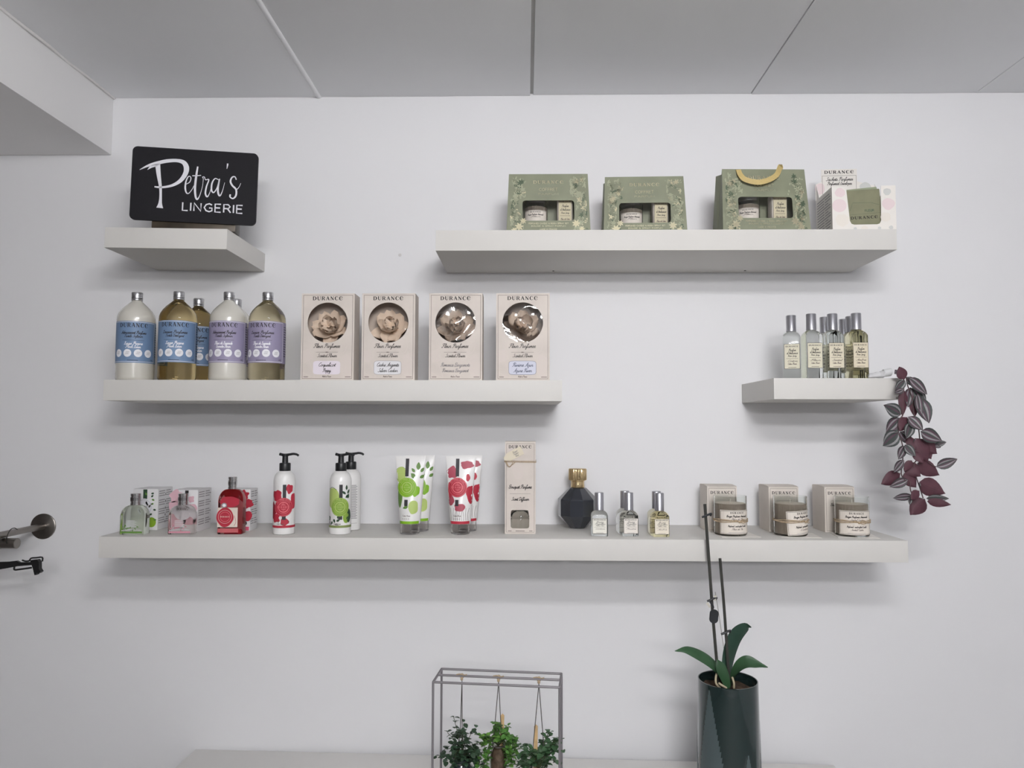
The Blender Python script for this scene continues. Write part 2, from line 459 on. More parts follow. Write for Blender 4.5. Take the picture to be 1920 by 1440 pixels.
# ------------------------------------------------------------------ the room
ZC = 2.4735
def slab(name, x0, x1, y0, y1, z0, z1, m, label=None, bev=0):
    return struct(MB().box(x0, x1, y0, y1, z0, z1, m, bev).build(name), label)
wall_back = slab('wall_back', -3.1, 2.7, 0, 0.12, -0.1, ZC + 0.1, WALL, 'white painted wall behind the shelves')
_h = MB()
_h.lathe([(0, 0), (0.0045, 0), (0.004, 0.0006), (0, 0.0008)], mat('filler', (206, 204, 203), 0.9), 12)
_h = _h.build('filled_hole', wall_back)
_h.rotation_euler = (R(90), 0, 0)
_h.location = (-0.3491, 0, 2.0248)
slab('wall_left', -3.2, -3.1, -5.2, 0, -0.1, ZC + 0.1, mat('side_wall_paint', (128, 122, 120), .75), 'unseen side wall, darkened taupe to cut fill light')  # unseen wall, colour darkened to reduce bounce light on the left
slab('wall_right', 2.7, 2.8, -5.2, 0, -0.1, ZC + 0.1, WALL, 'white painted side wall')
_w = MB()
for a in ((-3.1, -1.6, -0.1, ZC + .1), (2.0, 2.7, -0.1, ZC + .1), (-1.6, 2.0, -0.1, 0.5), (-1.6, 2.0, 2.2, ZC + .1)):
    _w.box(a[0], a[1], -5.3, -5.2, a[2], a[3], WALL)
struct(_w.build('wall_front'), 'white wall with the shop window')
_w = thing('window_1', 'large shop window facing the shelves', 'window', (0.2, -5.25, 0.5))
_w['kind'] = 'structure'
FRAMEM = mat('window_frame', (70, 70, 72), 0.4)
_f = MB()
for a in ((-1.8, -1.74, 0, 1.7), (1.74, 1.8, 0, 1.7), (-.03, .03, 0, 1.7), (-1.74, 1.74, 0, .06), (-1.74, 1.74, 1.64, 1.7)):
    _f.box(a[0], a[1], -.04, .04, a[2], a[3], FRAMEM)
_f.build('window_frame', _w)
for x0, x1 in ((-1.74, -.03), (.03, 1.74)):
    MB().box(x0, x1, -.003, .003, .06, 1.64, film_mat('window_glass', 0.2, 0.0)).build('pane', _w)
slab('floor', -3.1, 2.7, -5.2, 0, -0.1, 0, FLOORM, 'grey vinyl floor')
ceiling = struct(MB().box(-3.1, 2.7, -5.2, 0, ZC + 0.014, ZC + 0.1, CEIL).build('ceiling'), 'white board ceiling')
# ceiling boards with their joints
_xs = [(-1.175, -0.5885, 0), (-0.5765, 0.0103, 0.0), (0.0193, 0.6218, .002), (0.6244, 1.2396, .0005), (1.2412, 1.85, 0), (1.853, 2.7, 0), (-3.1, -1.91, 0)]
for x0, x1, dz in _xs:
    for y0, y1 in ((-2.6, -0.0005), (-5.2, -2.602)):
        MB().box(x0, x1, y0, y1, ZC + dz, ZC + 0.0138, CEIL, 0.0012).build('ceiling_panel', ceiling)
_s = MB()
_s.loft([[(-0.5825 + .0075 * math.cos(R(a)), y, ZC + .001 - .0055 * math.sin(R(a))) for a in range(0, 181, 20)] for y in (-5.2, -0.0005)], CEIL)
_s.build('cover_strip', ceiling)
MB().box(.0095, .0200, -5.2, -.0005, ZC + .006, ZC + .0138, mat('joint_filler', (190, 189, 188), .9, bump=(120, .4))).build('joint_filler', ceiling)
rd = random.Random(5)
beam = slab('trim_1', -1.905, -1.165, -5.2, -0.0005, 2.3105, ZC + 0.012, BEAM, 'boxed-in white beam under the ceiling', 0.002)
_s = MB()
_s.tube([(-1.163 + rd.uniform(-.0015, .0025), -0.002 - .07 * k, ZC - .0008 + rd.uniform(-.0012, .0012)) for k in range(50)], 0.0045, mat('sealant', (224, 222, 221), .5), 6, 2)
_s.build('sealant_bead', beam)
# ceiling lamps (behind the picture's upper edge): batten fittings with bare tubes
def ceiling_light(x, y, label, w, D):
    t = thing('ceiling_light', label, 'lamp', (x, y, ZC), 0, 'ceiling lamps of the shop')
    LF = mat('lamp_housing', (230, 230, 230), .4)
    MB().box(-w / 2 - .03, w / 2 + .03, -.02, .02, -D - .05, -D, LF, .003).build('lamp_housing', t)
    for sx in (-1, 1):
        MB().box(sx * (w / 2 + .012) - .012, sx * (w / 2 + .012) + .012, -.026, .026, -D - .158, -D - .0505, LF, .002).build('lamp_end_cap', t)
        MB().tube([(sx * w * .4, 0, -D), (sx * w * .4, 0, -.0005)], .0015, CHROME, 6, 0).build('suspension_wire', t)
    ring = [(.024 * math.copysign(abs(math.cos(2 * math.pi * k / 28)) ** .7, math.cos(2 * math.pi * k / 28)), -D - .104 + .052 * math.copysign(abs(math.sin(2 * math.pi * k / 28)) ** .8, math.sin(2 * math.pi * k / 28))) for k in range(28)]
    MB().loft([[(x, a, b) for a, b in ring] for x in (-w / 2, w / 2)], mat('lamp_diffuser', (253, 252, 253), .5, emit=LAMP_POWER)).build('lamp_diffuser', t)
    return t
for x, y, w, D, l in ((0.30, -2.1, .6, .0, 'short batten lamp on the ceiling nearest the shelves'), (0.30, -2.85, .8, .15, 'batten lamp on the ceiling in the middle of the room'), (0.30, -4.2, 1.0, .33, 'long batten lamp on the ceiling nearest the shop window')):
    ceiling_light(x, y, l, w, D)
# ------------------------------------------------------------------ shelves: 26 cm deep, 5 cm thick
def shelf(label, x0, w, ztop, tilt=0.0, screws=()):
    t = thing('floating_shelf', label, 'shelf', (x0 + w / 2, 0, ztop), 0, 'white floating shelves on the wall')
    t.rotation_euler = (0, R(tilt), 0)
    MB().box(-w / 2, w / 2, -.26, -.0005, -.05, 0, SHELF, .0008).build('board', t)
    for x, y in screws:
        MB().lathe([(0, -.0512), (.0028, -.0512), (.0028, -.0498), (0, -.0498)], mat('screw_dark', (96, 92, 88), .5, metal=.6), 12, (x - x0 - w / 2, y)).build('screw', t)
    return t
Z_S1, Z_UR, Z_ML, Z_BO, Z_MR = 2.0307, 2.0234, 1.6615, 1.2887, 1.6673
shelf('short white floating shelf holding the black name board', -1.0241, .3, Z_S1, 1.0)
shelf('long white floating shelf holding the green gift boxes', -0.2183, 1.1, Z_UR, 0, ((.0735, -.03), (.5902, -.03)))
shelf('long white floating shelf holding the big round bottles and flower boxes', -1.0144, 1.1, Z_ML)
shelf('longest white floating shelf, the lowest one above the counter', -1.0125, 1.9, Z_BO)
shelf('short white floating shelf holding slim spray bottles and the purple vine', 0.5846, .3, Z_MR)
E0 = 0.0004   # standing clearance
# ------------------------------------------------------------------ name board
BLACKB = mat('board_black', (24, 23, 28), 0.6, noise=(60, .05), spec=.3)
def name_board():
    W, H = .2955, .181
    t = thing('name_board', 'black shop name board with white script lettering on a small base', 'sign', (-0.8165, -0.229, Z_S1 - .0008 + E0))
    t.rotation_euler = (0, R(1.0), R(8.0))
    b = MB()
    b.box(-.098, .098, -.016, .03, 0, .030, mat('base_taupe', (70, 62, 52), .35, noise=(25, .35), metal=.3), .0015)
    b.build('base', t)
    o = MB()
    o.prism(rrect(W, H, .012, 6), -.0225, -.0165, BLACKB)
    bo = o.build('board', t)
    bo.location = (0, 0, .0165 + H / 2)
    def sg(x, y):
        u = (x - (430 - (y - 100) * .0305)) / ((1660 - (y - 185) * .034) - (430 - (y - 100) * .0305))
        v = (y - (100 + 85 * u)) / ((855 + 65 * u) - (100 + 85 * u))
        return ((u - .5) * W, (.5 - v) * H)
    k = W / 1230.0
    p = Print()
    wm = mat('sign_white', (226, 226, 232), .5)
    def st(pts, w, sm=6):
        p.line([sg(*q) for q in pts], [q * k for q in w], wm, 0, sm)
    st([(500, 347), (575, 308), (650, 284), (760, 258), (860, 254), (925, 275), (952, 330), (940, 395), (895, 460), (830, 503), (760, 523), (695, 528), (645, 522)], [5, 22, 34, 36, 34, 44, 52, 46, 38, 28, 22, 20, 14])
    st([(576, 347), (610, 318), (670, 295)], [5, 22, 26])
    st([(672, 285), (684, 400), (702, 520), (706, 610), (703, 690), (699, 740)], [50, 40, 28, 24, 34, 66])
    st([(945, 500), (985, 475), (997, 432), (975, 416), (950, 465), (943, 535), (955, 584), (978, 590), (1012, 545), (1040, 480)], [6, 9, 9, 9, 13, 17, 13, 9, 6, 5])
    st([(1062, 316), (1050, 400), (1038, 520), (1043, 615), (1060, 652), (1085, 612), (1110, 520), (1118, 440)], [14, 20, 22, 20, 16, 7, 5, 5])
    st([(1010, 410), (1050, 410), (1096, 406)], [9, 10, 8])
    st([(1118, 440), (1110, 424), (1128, 424), (1140, 452), (1172, 450), (1150, 520), (1140, 590), (1158, 626), (1182, 585), (1196, 530)], [6, 7, 8, 8, 10, 14, 16, 14, 6, 5])
    st([(1268, 452), (1232, 440), (1203, 490), (1200, 560), (1222, 582), (1252, 535), (1274, 445)], [8, 10, 15, 16, 12, 8, 8])
    st([(1277, 442), (1262, 540), (1268, 600), (1285, 614), (1308, 562), (1328, 480)], [12, 18, 18, 13, 6, 4])
    st([(1356, 286), (1353, 310), (1348, 340)], [15, 13, 5])
    st([(1442, 452), (1428, 422), (1400, 428), (1385, 470), (1404, 512), (1440, 552), (1440, 612), (1412, 644), (1382, 628), (1384, 602)], [11, 11, 14, 18, 18, 18, 18, 14, 14, 16])
    st([(1440, 560), (1468, 530), (1487, 488)], [8, 6, 4])
    a, b2 = sg(918, 765), sg(1505, 792)
    p.text(SANS, 'LINGERIE', (a[0] + b2[0]) / 2, (a[1] + b2[1]) / 2 - .0005, .0198, wm, 0, wt=.17, track=.27, width=(b2[0] - a[0]))
    p.build('lettering', on_plane((0, -.0225, 0)), bo, .0003)
name_board()

# ------------------------------------------------------------------ plates with holes
from mathutils.geometry import tessellate_polygon
def plate(mb, loops, m, mp, t, m2=None):
    """flat sheet with holes: loops of (u, v); mp maps (u, v, offset)"""
    flat = [q for lp in loops for q in lp]
    tris = tessellate_polygon([[Vector((q[0], q[1], 0)) for q in lp] for lp in loops])
    n = len(flat)
    mb.add([mp(u, v, 0) for u, v in flat], [list(q) for q in tris], m)
    mb.add([mp(u, v, -t) for u, v in flat], [list(q)[::-1] for q in tris], m2 or m)
    k = 0
    for lp in loops:
        L = len(lp)
        vs = [mp(u, v, 0) for u, v in lp] + [mp(u, v, -t) for u, v in lp]
        mb.add(vs, [[j, (j + 1) % L, L + (j + 1) % L, L + j] for j in range(L)], m)
    return mb
def shift(lp, du, dv):
    return [(a + du, b + dv) for a, b in lp]
def circle(r, n=48):
    return [(r * math.cos(2 * math.pi * k / n), r * math.sin(2 * math.pi * k / n)) for k in range(n)]
PAPER = mat('label_paper', (226, 218, 208), .7, noise=(40, .03))
CREAM = mat('cream_card', (211, 202, 194), .62, noise=(22, .05))
KRAFT = mat('card_inside', (196, 182, 170), .8, noise=(18, .1))
GREENC = mat('sage_card', (134, 138, 116), .5, noise=(14, .12))
GREEND = mat('sage_dark', (84, 98, 78), .5)
GREENL = mat('sage_light', (168, 170, 144), .5)
GOLD = mat('gold_foil', (224, 217, 186), .28, metal=.8)
TAUPE = mat('candle_taupe', (164, 150, 138), .5, noise=(8, .04))
WAX = mat('candle_wax', (216, 205, 190), .5, sss=.1)
TWINE = mat('twine', (178, 158, 132), .9, noise=(200, .2))
# ------------------------------------------------------------------ candle in a glass
def candle(label, loc, rz, r=.039, h=.094, twine=True, lid=False, group='scented candles', text2='Bois', tilt=0.0, band=62):
    t = thing('candle', label, 'candle', loc, rz, group)
    g = MB()
    g.lathe([(0, 0), (r * .93, 0), (r, r * .08), (r, h), (r * .955, h), (r * .955, r * .1), (0, r * .09)], mat('candle_glass', (246, 248, 246), .02, trans=1.0, ior=1.12), 48)
    g.build('glass', t)
    w = MB()
    fz = h * .8
    w.lathe([(0, r * .095), (r * .90, r * .095), (r * .945, r * .17), (r * .945, fz), (r * .93, fz + .0006)], TAUPE, 192, flute=.018, nf=48)
    w.lathe([(r * .93, fz + .0003), (r * .90, fz + .001), (0, fz + .001)], WAX, 48)
    w.build('wax', t)
    MB().tube([(0, 0, fz - .002), (.0004, 0, fz + .006), (.001, 0, fz + .011)], .0007, mat('wick', (230, 225, 215), .9), 6).build('wick', t)
    if lid:
        MB().lathe([(0, h - .004), (r * .80, h - .004), (r * .80, h + .012), (r * .77, h + .0135), (0, h + .0135)], CHROME, 40).build('lid', t)
    if band:
        f = on_cyl(r, 0, 0)
        hw = r * R(band)
        def fn(u, v, e):
            return f(u * math.cos(R(tilt)) - (v - h * .42) * math.sin(R(tilt)), u * math.sin(R(tilt)) + (v - h * .42) * math.cos(R(tilt)) + h * .42, e)
        v0, v1 = h * .05, h * .66
        lb = patch(fn, -hw, hw, v0, v1, 16, 4, PAPER, 'label_sheet', t, .0003)
        p = Print()
        p.frame(-hw * .95, v0 + .0016, hw * .95, v1 - .0016, .0006, INK, 1, 16, 4)
        s = r / .039
        p.text(SERIF, 'DURANCE', 0, v1 - .0085 * s, .0044 * s, INK, 1, width=.034 * s)
        p.text(SCR, 'Bougie Parfumee Artisanale', 0, v1 - .0165 * s, .0024 * s, INK, 1, wt=.3, width=.052 * s, shear=.3)
        p.text(SCR, text2, 0, v1 - .0235 * s, .0021 * s, INKB, 1, wt=.25, width=.03 * s, shear=.3)
        p.text(SCR, 'Perfumed Handcrafted Candle', 0, v0 + .0175 * s, .0021 * s, INK, 1, wt=.28, width=.046 * s, shear=.3)
        p.text(SCR, text2, 0, v0 + .0105 * s, .0021 * s, INKB, 1, wt=.25, width=.028 * s, shear=.3)
        p.rect(-hw * .5, v0 + .0042, hw * .5, v0 + .0047, INKG, 1, 8)
        p.build('lettering', fn, lb, .0005)
    if twine:
        tw = MB()
        for dz, ph in ((0, 0), (.0022, 1.3), (.0041, 2.9)):
            tw.tube([((r + .0016) * math.cos(2 * math.pi * k / 24), (r + .0016) * math.sin(2 * math.pi * k / 24), h * .36 + dz + .0012 * math.sin(3 * 2 * math.pi * k / 24 + ph)) for k in range(25)], .0011, TWINE, 6, 2)
        tw.ball((.004, -r - .0028, h * .37), .003, .0025, .003, TWINE)
        for sx, dz in ((-1, .004), (1, -.003), (1, .006)):
            tw.tube([(.004, -r - .0025, h * .37), (.004 + sx * .008, -r - .0035, h * .37 + dz), (.004 + sx * .016, -r - .0005, h * .37 + dz * .5)], .0009, TWINE, 5)
        tw.build('twine', t)
    return t
# ------------------------------------------------------------------ slim spray bottle with silver cap
def spray(label, loc, rz, kind='tall', tint=(236, 240, 228), group='slim room spray bottles', text=('Parfum', "d'Ambiance", 'Room Spray'), text2='', paper=(218, 213, 192), opaque=False):
    t = thing('spray_bottle', label, 'bottle', loc, rz, group)
    if kind == 'tall':
        w, hb, hs, hc, rc, l0, l1 = .041, .104, .119, .159, .0117, .0255, .0865
    elif kind == 'gift':
        w, hb, hs, hc, rc, l0, l1 = .038, .084, .096, .122, .0105, .004, .080
    else:
        w, hb, hs, hc, rc, l0, l1 = .040, .048, .0605, .103, .0110, .0062, .0430
    gm = mat('spray_glass_%d_%d_%d' % tint, tint, .02, trans=1.0, ior=1.22)
    b = MB()
    b.rbox([(0, w * .94, w * .94, .004), (.0018, w, w, .005), (hb, w, w, .006), (hb + (hs - hb) * .45, w * .93, w * .93, .012), (hb + (hs - hb) * .8, w * .74, w * .74, .0148), (hs, rc * 1.5, rc * 1.5, rc * .74)], gm if not opaque else PAPER, 5)
    b.build('glass', t)
    c = MB()
    c.lathe([(0, hs + .0003), (rc * 1.02, hs + .0003), (rc * 1.02, hs + .002), (rc, hs + .0028), (rc, hc - .0012), (rc * .92, hc), (0, hc)], SILVER, 32)
    c.build('cap', t)
    fn = on_plane((0, -w / 2, 0))
    hw = w * .44
    lb = patch(fn, -hw, hw, l0, l1, 1, 1, mat('spray_paper_%d_%d_%d' % paper, paper, .7), 'label_sheet', t, .0002)
    p = Print()
    p.frame(-hw, l0, hw, l1, .0007, INK, 1)
    H = l1 - l0
    hs2 = min(1.0, H / .061)
    p.text(SERIF, 'DURANCE', 0, l1 - H * .13, .0036 * hs2, INK, 1, width=.029)
    p.text(SCR, text[0], 0, l1 - H * .29, .0029 * hs2, INK, 1, wt=.22, width=.017, shear=.3)
    p.text(SCR, text[1], 0, l1 - H * .41, .0029 * hs2, INK, 1, wt=.22, width=.025, shear=.3)
    p.text(SCR, text[2], 0, l1 - H * .51, .0021 * hs2, INK, 1, wt=.22, width=.02, shear=.3)
    p.rect(-hw * .75, l1 - H * .59, hw * .75, l1 - H * .58, INKB, 1)
    p.text(SCR, text2 or 'Fleur de Coton', 0, l1 - H * .72, .0023 * hs2, INKB, 1, wt=.26, width=.023, shear=.3)
    if kind != 'small':
      p.text(SCR, 'Cotton Flower', 0, l1 - H * .83, .0021 * hs2, INKB, 1, wt=.26, width=.02, shear=.3)
    p.rect(-hw * .5, l0 + H * .05, hw * .5, l0 + H * .065, INKB, 1)
    p.build('lettering', fn, lb, .0003)
    return t
# ------------------------------------------------------------------ green gift boxes
def gift_box(label, loc, rz, s, handle, seed):
    t = thing('gift_box', label, 'gift box', loc, rz, 'green gift boxes on the upper shelf')
    t.scale = (s, s, s)
    WB, WT, H, D, LN = .207, .196, .156, .092, .020
    e = Vector((0, LN, H)).normalized()
    fn = on_plane((0, 0, 0), (1, 0, 0), e)
    HL = math.hypot(LN, H)
    mb = MB()
    outer = [(-WB / 2, 0), (WB / 2, 0), (WT / 2, HL), (-WT / 2, HL)]
    win = shift(rrect(.128, .053, .008, 5), 0, .0605)
    plate(mb, [outer, win[::-1]], GREENC, fn, .0006, KRAFT)
    fp = mb.build('front_panel', t, sharp=20)
    b = MB()
    fb = lambda u, v, q: Vector((u, D, 0)) + Vector((0, -LN, H)).normalized() * v + Vector((0, 1, 0)) * (-q)
    plate(b, [outer], KRAFT, lambda u, v, q: Vector((u, D - LN * v / HL + q, H * v / HL)), .0006, GREENC)
    b.build('back_panel', t, sharp=20)
    for sg in (-1, 1):
        q = MB()
        x0, x1 = sg * WB / 2, sg * WT / 2
        m0 = Vector((sg * (WB / 2 - .0005), D / 2, 0))
        m1 = Vector((sg * (WT / 2 - .006), D / 2, H * .97))
        A, B, C, D2 = Vector((x0, .0006, 0)), Vector((x0, D - .0006, 0)), Vector((x1, D - LN, H)), Vector((x1, LN, H))
        th = Vector((-sg * .0008, 0, 0))
        q.add([A, m0, m1, D2, A + th, m0 + th, m1 + th, D2 + th], [[0, 1, 2, 3], [7, 6, 5, 4], [0, 4, 5, 1], [1, 5, 6, 2], [2, 6, 7, 3], [3, 7, 4, 0]], GREENC)
        q.add([m0, B, C, m1, m0 + th, B + th, C + th, m1 + th], [[0, 1, 2, 3], [7, 6, 5, 4], [0, 4, 5, 1], [1, 5, 6, 2], [2, 6, 7, 3], [3, 7, 4, 0]], GREENC)
        q.build('side_panel', t, sharp=20)
    MB().box(-WB / 2 + .002, WB / 2 - .002, .002, D - .002, 0, .0015, KRAFT).build('bottom_panel', t)
    fm = MB()
    plate(fm, [shift(rrect(.132, .057, .008, 5), 0, .0605)], film_mat('window_film', .25, .03), lambda u, v, q: fn(u, v, q - .0012), .0001)
    fm.build('window_film', t)
    # printed foliage, flowers and lettering
    p = Print()
    rd = random.Random(seed)
    def free(u, v):
        return not (abs(u) < .068 and .03 < v < .091) and not (abs(u) < .052 and v > .088) and abs(u) < WB / 2 - .006 - .035 * v and .001 < v < .152 and not (abs(u) < .06 and v < .03)
    for cl in range(120):
        for _ in range(30):
            u, v = rd.uniform(-.1, .1), rd.uniform(.008, .145)
            if free(u, v):
                break
        else:
            continue
        m = rd.choice((GREENL, GREENL, GREEND, GOLD, GREENL, GREENC))
        a0 = rd.uniform(0, 360)
        n = rd.randint(4, 8)
        if rd.random() < .45:
            for k in range(6):
                a = a0 + 60 * k
                if free(u + .0105 * math.cos(R(a)), v + .0105 * math.sin(R(a))):
                    p.leaf(u, v, rd.uniform(.006, .010), .0034, a, m, 1 + cl % 3)
        else:
            L = .02
            if free(u + L * math.cos(R(a0)), v + L * math.sin(R(a0))):
              p.line([(u, v), (u + L * math.cos(R(a0)) * .8, v + L * math.sin(R(a0)) * .8)], .0005, m, 1)
            for k in range(n):
                q = k / n
                x, y = u + L * q * math.cos(R(a0)), v + L * q * math.sin(R(a0))
                la, ll = a0 + rd.choice((-48, 48)), rd.uniform(.004, .008)
                if free(x, y) and free(x + ll * math.cos(R(la)), y + ll * math.sin(R(la))):
                    p.leaf(x, y, ll, .0026, la, m, 1 + cl % 3)
    for cu, cv, r0 in ((-.072, .018, .012), (-.062, .033, .009), (.068, .026, .011), (.082, .012, .008), (-.085, .009, .008)):
        for k in range(7):
            p.leaf(cu, cv, r0, r0 * .42, k * 51 + seed * 9, GOLD, 4)
    GK = GOLD
    p.text(SERIF, 'DURANCE', 0, .131, .0085, GK, 2, width=.075)
    p.text(SANS, 'COFFRET', 0, .112, .0075, GK, 2, wt=.14, width=.046)
    p.text(SANS, 'PARFUM', 0, .1015, .0045, GK, 2, wt=.14, width=.05)
    p.text(SANS, 'PERFUMED CANDLE & ROOM SPRAY SET', 0, .0245, .0038, GK, 2, wt=.2, width=.098)
    p.text(SANS, 'BOUGIE & SPRAY PARFUM', 0, .0180, .0034, GK, 2, wt=.2, width=.084)
    p.text(SANS, 'MADE IN FRANCE', 0, .0095, .0036, GK, 2, wt=.2, width=.042)
    p.build('foil_print', fn, fp, .00022)
    if handle:
        h = MB()
        RB = mat('gold_ribbon', (198, 176, 118), .42, noise=(300, .08))
        path = catmull([(-.060, LN - .002, H - .002), (-.058, LN - .012, H - .018), (-.048, LN - .017, H - .031), (-.020, LN - .019, H - .038), (.006, LN - .018, H - .032), (.027, LN - .014, H - .018), (.043, LN + .004, H + .009), (.044, LN + .012, H - .004)], 6)
        wd = .0062
        rings = []
        for i, c in enumerate(path):
            tg = (path[min(i + 1, len(path) - 1)] - path[max(i - 1, 0)]).normalized()
            sd = tg.cross(Vector((0, 1, 0))).normalized()
            nn = Vector((0, .0003, 0))
            rings.append([c - sd * wd + nn, c + sd * wd + nn, c + sd * wd - nn, c - sd * wd - nn])
        h.loft(rings, RB)
        h.build('ribbon_handle', t)
    else:
        h = MB()
        RB = mat('sage_ribbon', (196, 200, 168), .5)
        h.tube([(-.05, D / 2, H - .003), (-.03, D / 2, H + .004), (.01, D / 2, H + .001), (.045, D / 2, H + .003), (.06, D / 2, H - .004)], .0022, RB, 6)
        if seed == 2:
            h.build('ribbon_handle', t)
    MB().box(-WB / 2 + .004, WB / 2 - .004, .004, D - .004, .0017, .0160, mat('insert_card', (150, 140, 128), .8)).build('card_insert', t)
    # contents: a candle and a small spray box
    M = Matrix.Translation(Vector(loc)) @ Matrix.Rotation(R(rz), 4, 'Z')
    cl = M @ Vector((-.030 * s, .048 * s, .0165 * s))
    cs = M @ Vector((.042 * s, .046 * s, .0165 * s))
    return cl, cs
for lab, loc, rz, s, hd, sd in (
    ('green gift box with a window, leftmost of the three', (.0546, -.223, Z_UR + .0008), 0, 1.0, False, 1),
    ('green gift box with a window, middle one of the three', (.2955, -.201, Z_UR + .0008), -1.5, 1.0, False, 2),
    ('green gift box with a gold ribbon handle hanging over its front', (.5835, -.236, Z_UR + .0008), 1.5, 1.035, True, 3)):
    cl, cs = gift_box(lab, loc, rz, s, hd, sd)
    wh = {1: 'leftmost green gift box', 2: 'middle green gift box', 3: 'green gift box with the gold ribbon'}[sd]
    candle('small lidded candle seen through the window of the ' + wh, tuple(cl), -4 if sd < 3 else -14, .030, .073, False, True, 'candles inside the gift boxes', 'Fleur')
    spray('cream spray carton seen through the window of the ' + wh, tuple(cs), 0, 'gift', group='sprays inside the gift boxes', opaque=True, paper=(214, 205, 176))
# ------------------------------------------------------------------ sachet display
def sachet_display():
    t = thing('sachet_display_box', 'white display box with pastel spots holding green scented sachets', 'display box', (.8192, -.232, Z_UR + E0), -3)
    W, D, H = .150, .115, .1135
    WH = mat('display_card', (232, 228, 222), .6, noise=(12, .03))
    PK, GY, PE = mat('spot_pink', (228, 211, 212), .6), mat('spot_grey', (204, 205, 202), .6), mat('spot_sand', (229, 223, 214), .6)
    fn = on_plane((0, 0, 0))
    hole = [(-.040, H), (-.0405, H - .012), (-.034, .028), (-.030, .0205), (-.024, .0185), (.030, .0185), (.036, .0205), (.0395, .028), (.0405, H - .012), (.041, H)]
    outer = [(-W / 2, 0), (W / 2, 0), (W / 2, H), (.041, H)] + hole[::-1][1:-1] + [(-.040, H), (-W / 2, H)]
    mb = MB()
    plate(mb, [outer], WH, fn, .0007)
    fp = mb.build('front_panel', t, sharp=20)
    for u, v, r, m in ((-.058, .066, .017, PK), (.057, .068, .015, PK), (-.052, .030, .016, PE), (-.056, .098, .012, PK), (.055, .098, .009, GY), (-.022, .0085, .004, GY), (.035, .009, .004, GY), (.062, .010, .005, GY), (.05, .036, .012, PE), (0, .008, .008, PE)):
        Print().blob(u, v, r, r * .95, m, 1, int(u * 1e4), .08).build('pastel_spot', fn, fp, .0002)
    for sg in (-1, 1):
        q = MB()
        q.add([(sg * W / 2, .0008, 0), (sg * W / 2, D, 0), (sg * W / 2, D, H), (sg * W / 2, .0008, H)] + [(sg * (W / 2 - .0007), y, z) for y, z in ((.0008, 0), (D, 0), (D, H), (.0008, H))],
              [[0, 1, 2, 3], [7, 6, 5, 4], [0, 4, 5, 1], [1, 5, 6, 2], [2, 6, 7, 3], [3, 7, 4, 0]], WH)
        sp = q.build('side_panel', t, sharp=20)
        if sg < 0:
            p = Print()
            for k in range(13):
                z = .1 - k * .0068
                p.rect(-.104, z, -.104 + (.05 if k % 4 else .088), z + .0022, INKG, 1)
                p.rect(-.048, z, -.048 + (.038 if k % 3 else .022), z + .0022, INKG, 1)
            p.build('lettering', lambda u, v, e: Vector((-W / 2 - e, -u, v)), sp, .0002)
    b = MB()
    hd = [(-W / 2, 0), (W / 2, 0), (W / 2, .142), (.060, .163), (.019, .163), (.019, .196), (-.072, .196), (-.072, .163)]
    hd = [(-W / 2, 0), (W / 2, 0), (W / 2, .150), (.030, .163), (.030, .196), (-.060, .196), (-.060, .163), (-W / 2, .157)]
    fb = on_plane((0, D - .0005, 0))
    plate(b, [hd], WH, fb, .0007)
    bp = b.build('header_panel', t, sharp=20)
    p = Print()
    p.blob(-.064, .145, .012, .015, PK, 1, 3, .08)
    p.blob(.05, .148, .014, .012, GY, 1, 4, .08)
    p.text(SERIF, 'DURANCE', -.015, .1845, .0075, INK, 2, width=.074)
    p.frame(-.058, .125, .028, .179, .0007, INKB, 2)
    p.text(SCR, 'Sachets Parfumes', -.015, .1655, .0046, INK, 2, wt=.22, width=.068, shear=.3)
    p.text(SCR, 'Perfumed Envelopes', -.015, .1545, .0042, INK, 2, wt=.22, width=.062, shear=.3)
    p.build('lettering', fb, bp, .0002)
    for sg in (-1, 1):
        q = MB()
        q.prism([(0, 0), (.022, 0), (0, .042)], -.0003, .0004, WH)
        g = q.build('gusset', t, sharp=20)
        g.rotation_euler = (0, 0, R(-90))
        g.location = (sg * (W / 2 - .0015), D - .001, H)
    MB().box(-W / 2 + .001, W / 2 - .001, .001, D - .002, 0, .001, WH).build('bottom_panel', t)
    M = Matrix.Translation(t.location) @ Matrix.Rotation(R(-3), 4, 'Z')
    SG = mat('sachet_green', (128, 128, 102), .55, noise=(30, .08))
    SG2 = mat('sachet_green_pale', (150, 158, 132), .5, noise=(30, .06))
    for i, (x, y, rot, m, lab) in enumerate(((.001, .010, -2.5, SG, 'front olive green scented sachet printed in black in the display box'), (.004, .026, -5, SG2, 'paler green scented sachet peeking up behind the front sachet'))):
        s = thing('scented_sachet', lab, 'sachet', tuple(M @ Vector((x, y, .003))), -3, 'sachets in the display box')
        e = MB()
        hh = .100 if i == 0 else .1085
        e.prism(rrect(.084, hh, .002, 2), -.0035, .0035, m)
        env = e.build('envelope', s)
        env.location = (0, 0, hh / 2 + .004)
        env.rotation_euler = (R(-3), R(rot), 0)
        p = Print()
        p.line([(-.032, -.002), (-.024, .018), (.02, .016), (.038, .010)], .0007, GREEND, 1)
        p.line([(-.04, -.012), (.04, -.010)], .0005, GREEND, 1)
        p.text(SERIF, 'DURANCE', 0, -.0235, .0068, INK, 1, width=.064)
        p.text(SANS, 'FLEUR', .014, -.006, .0055, GREEND, 1, wt=.25)
        p.build('lettering', on_plane((0, -.0035, 0)), env, .0002)
sachet_display()
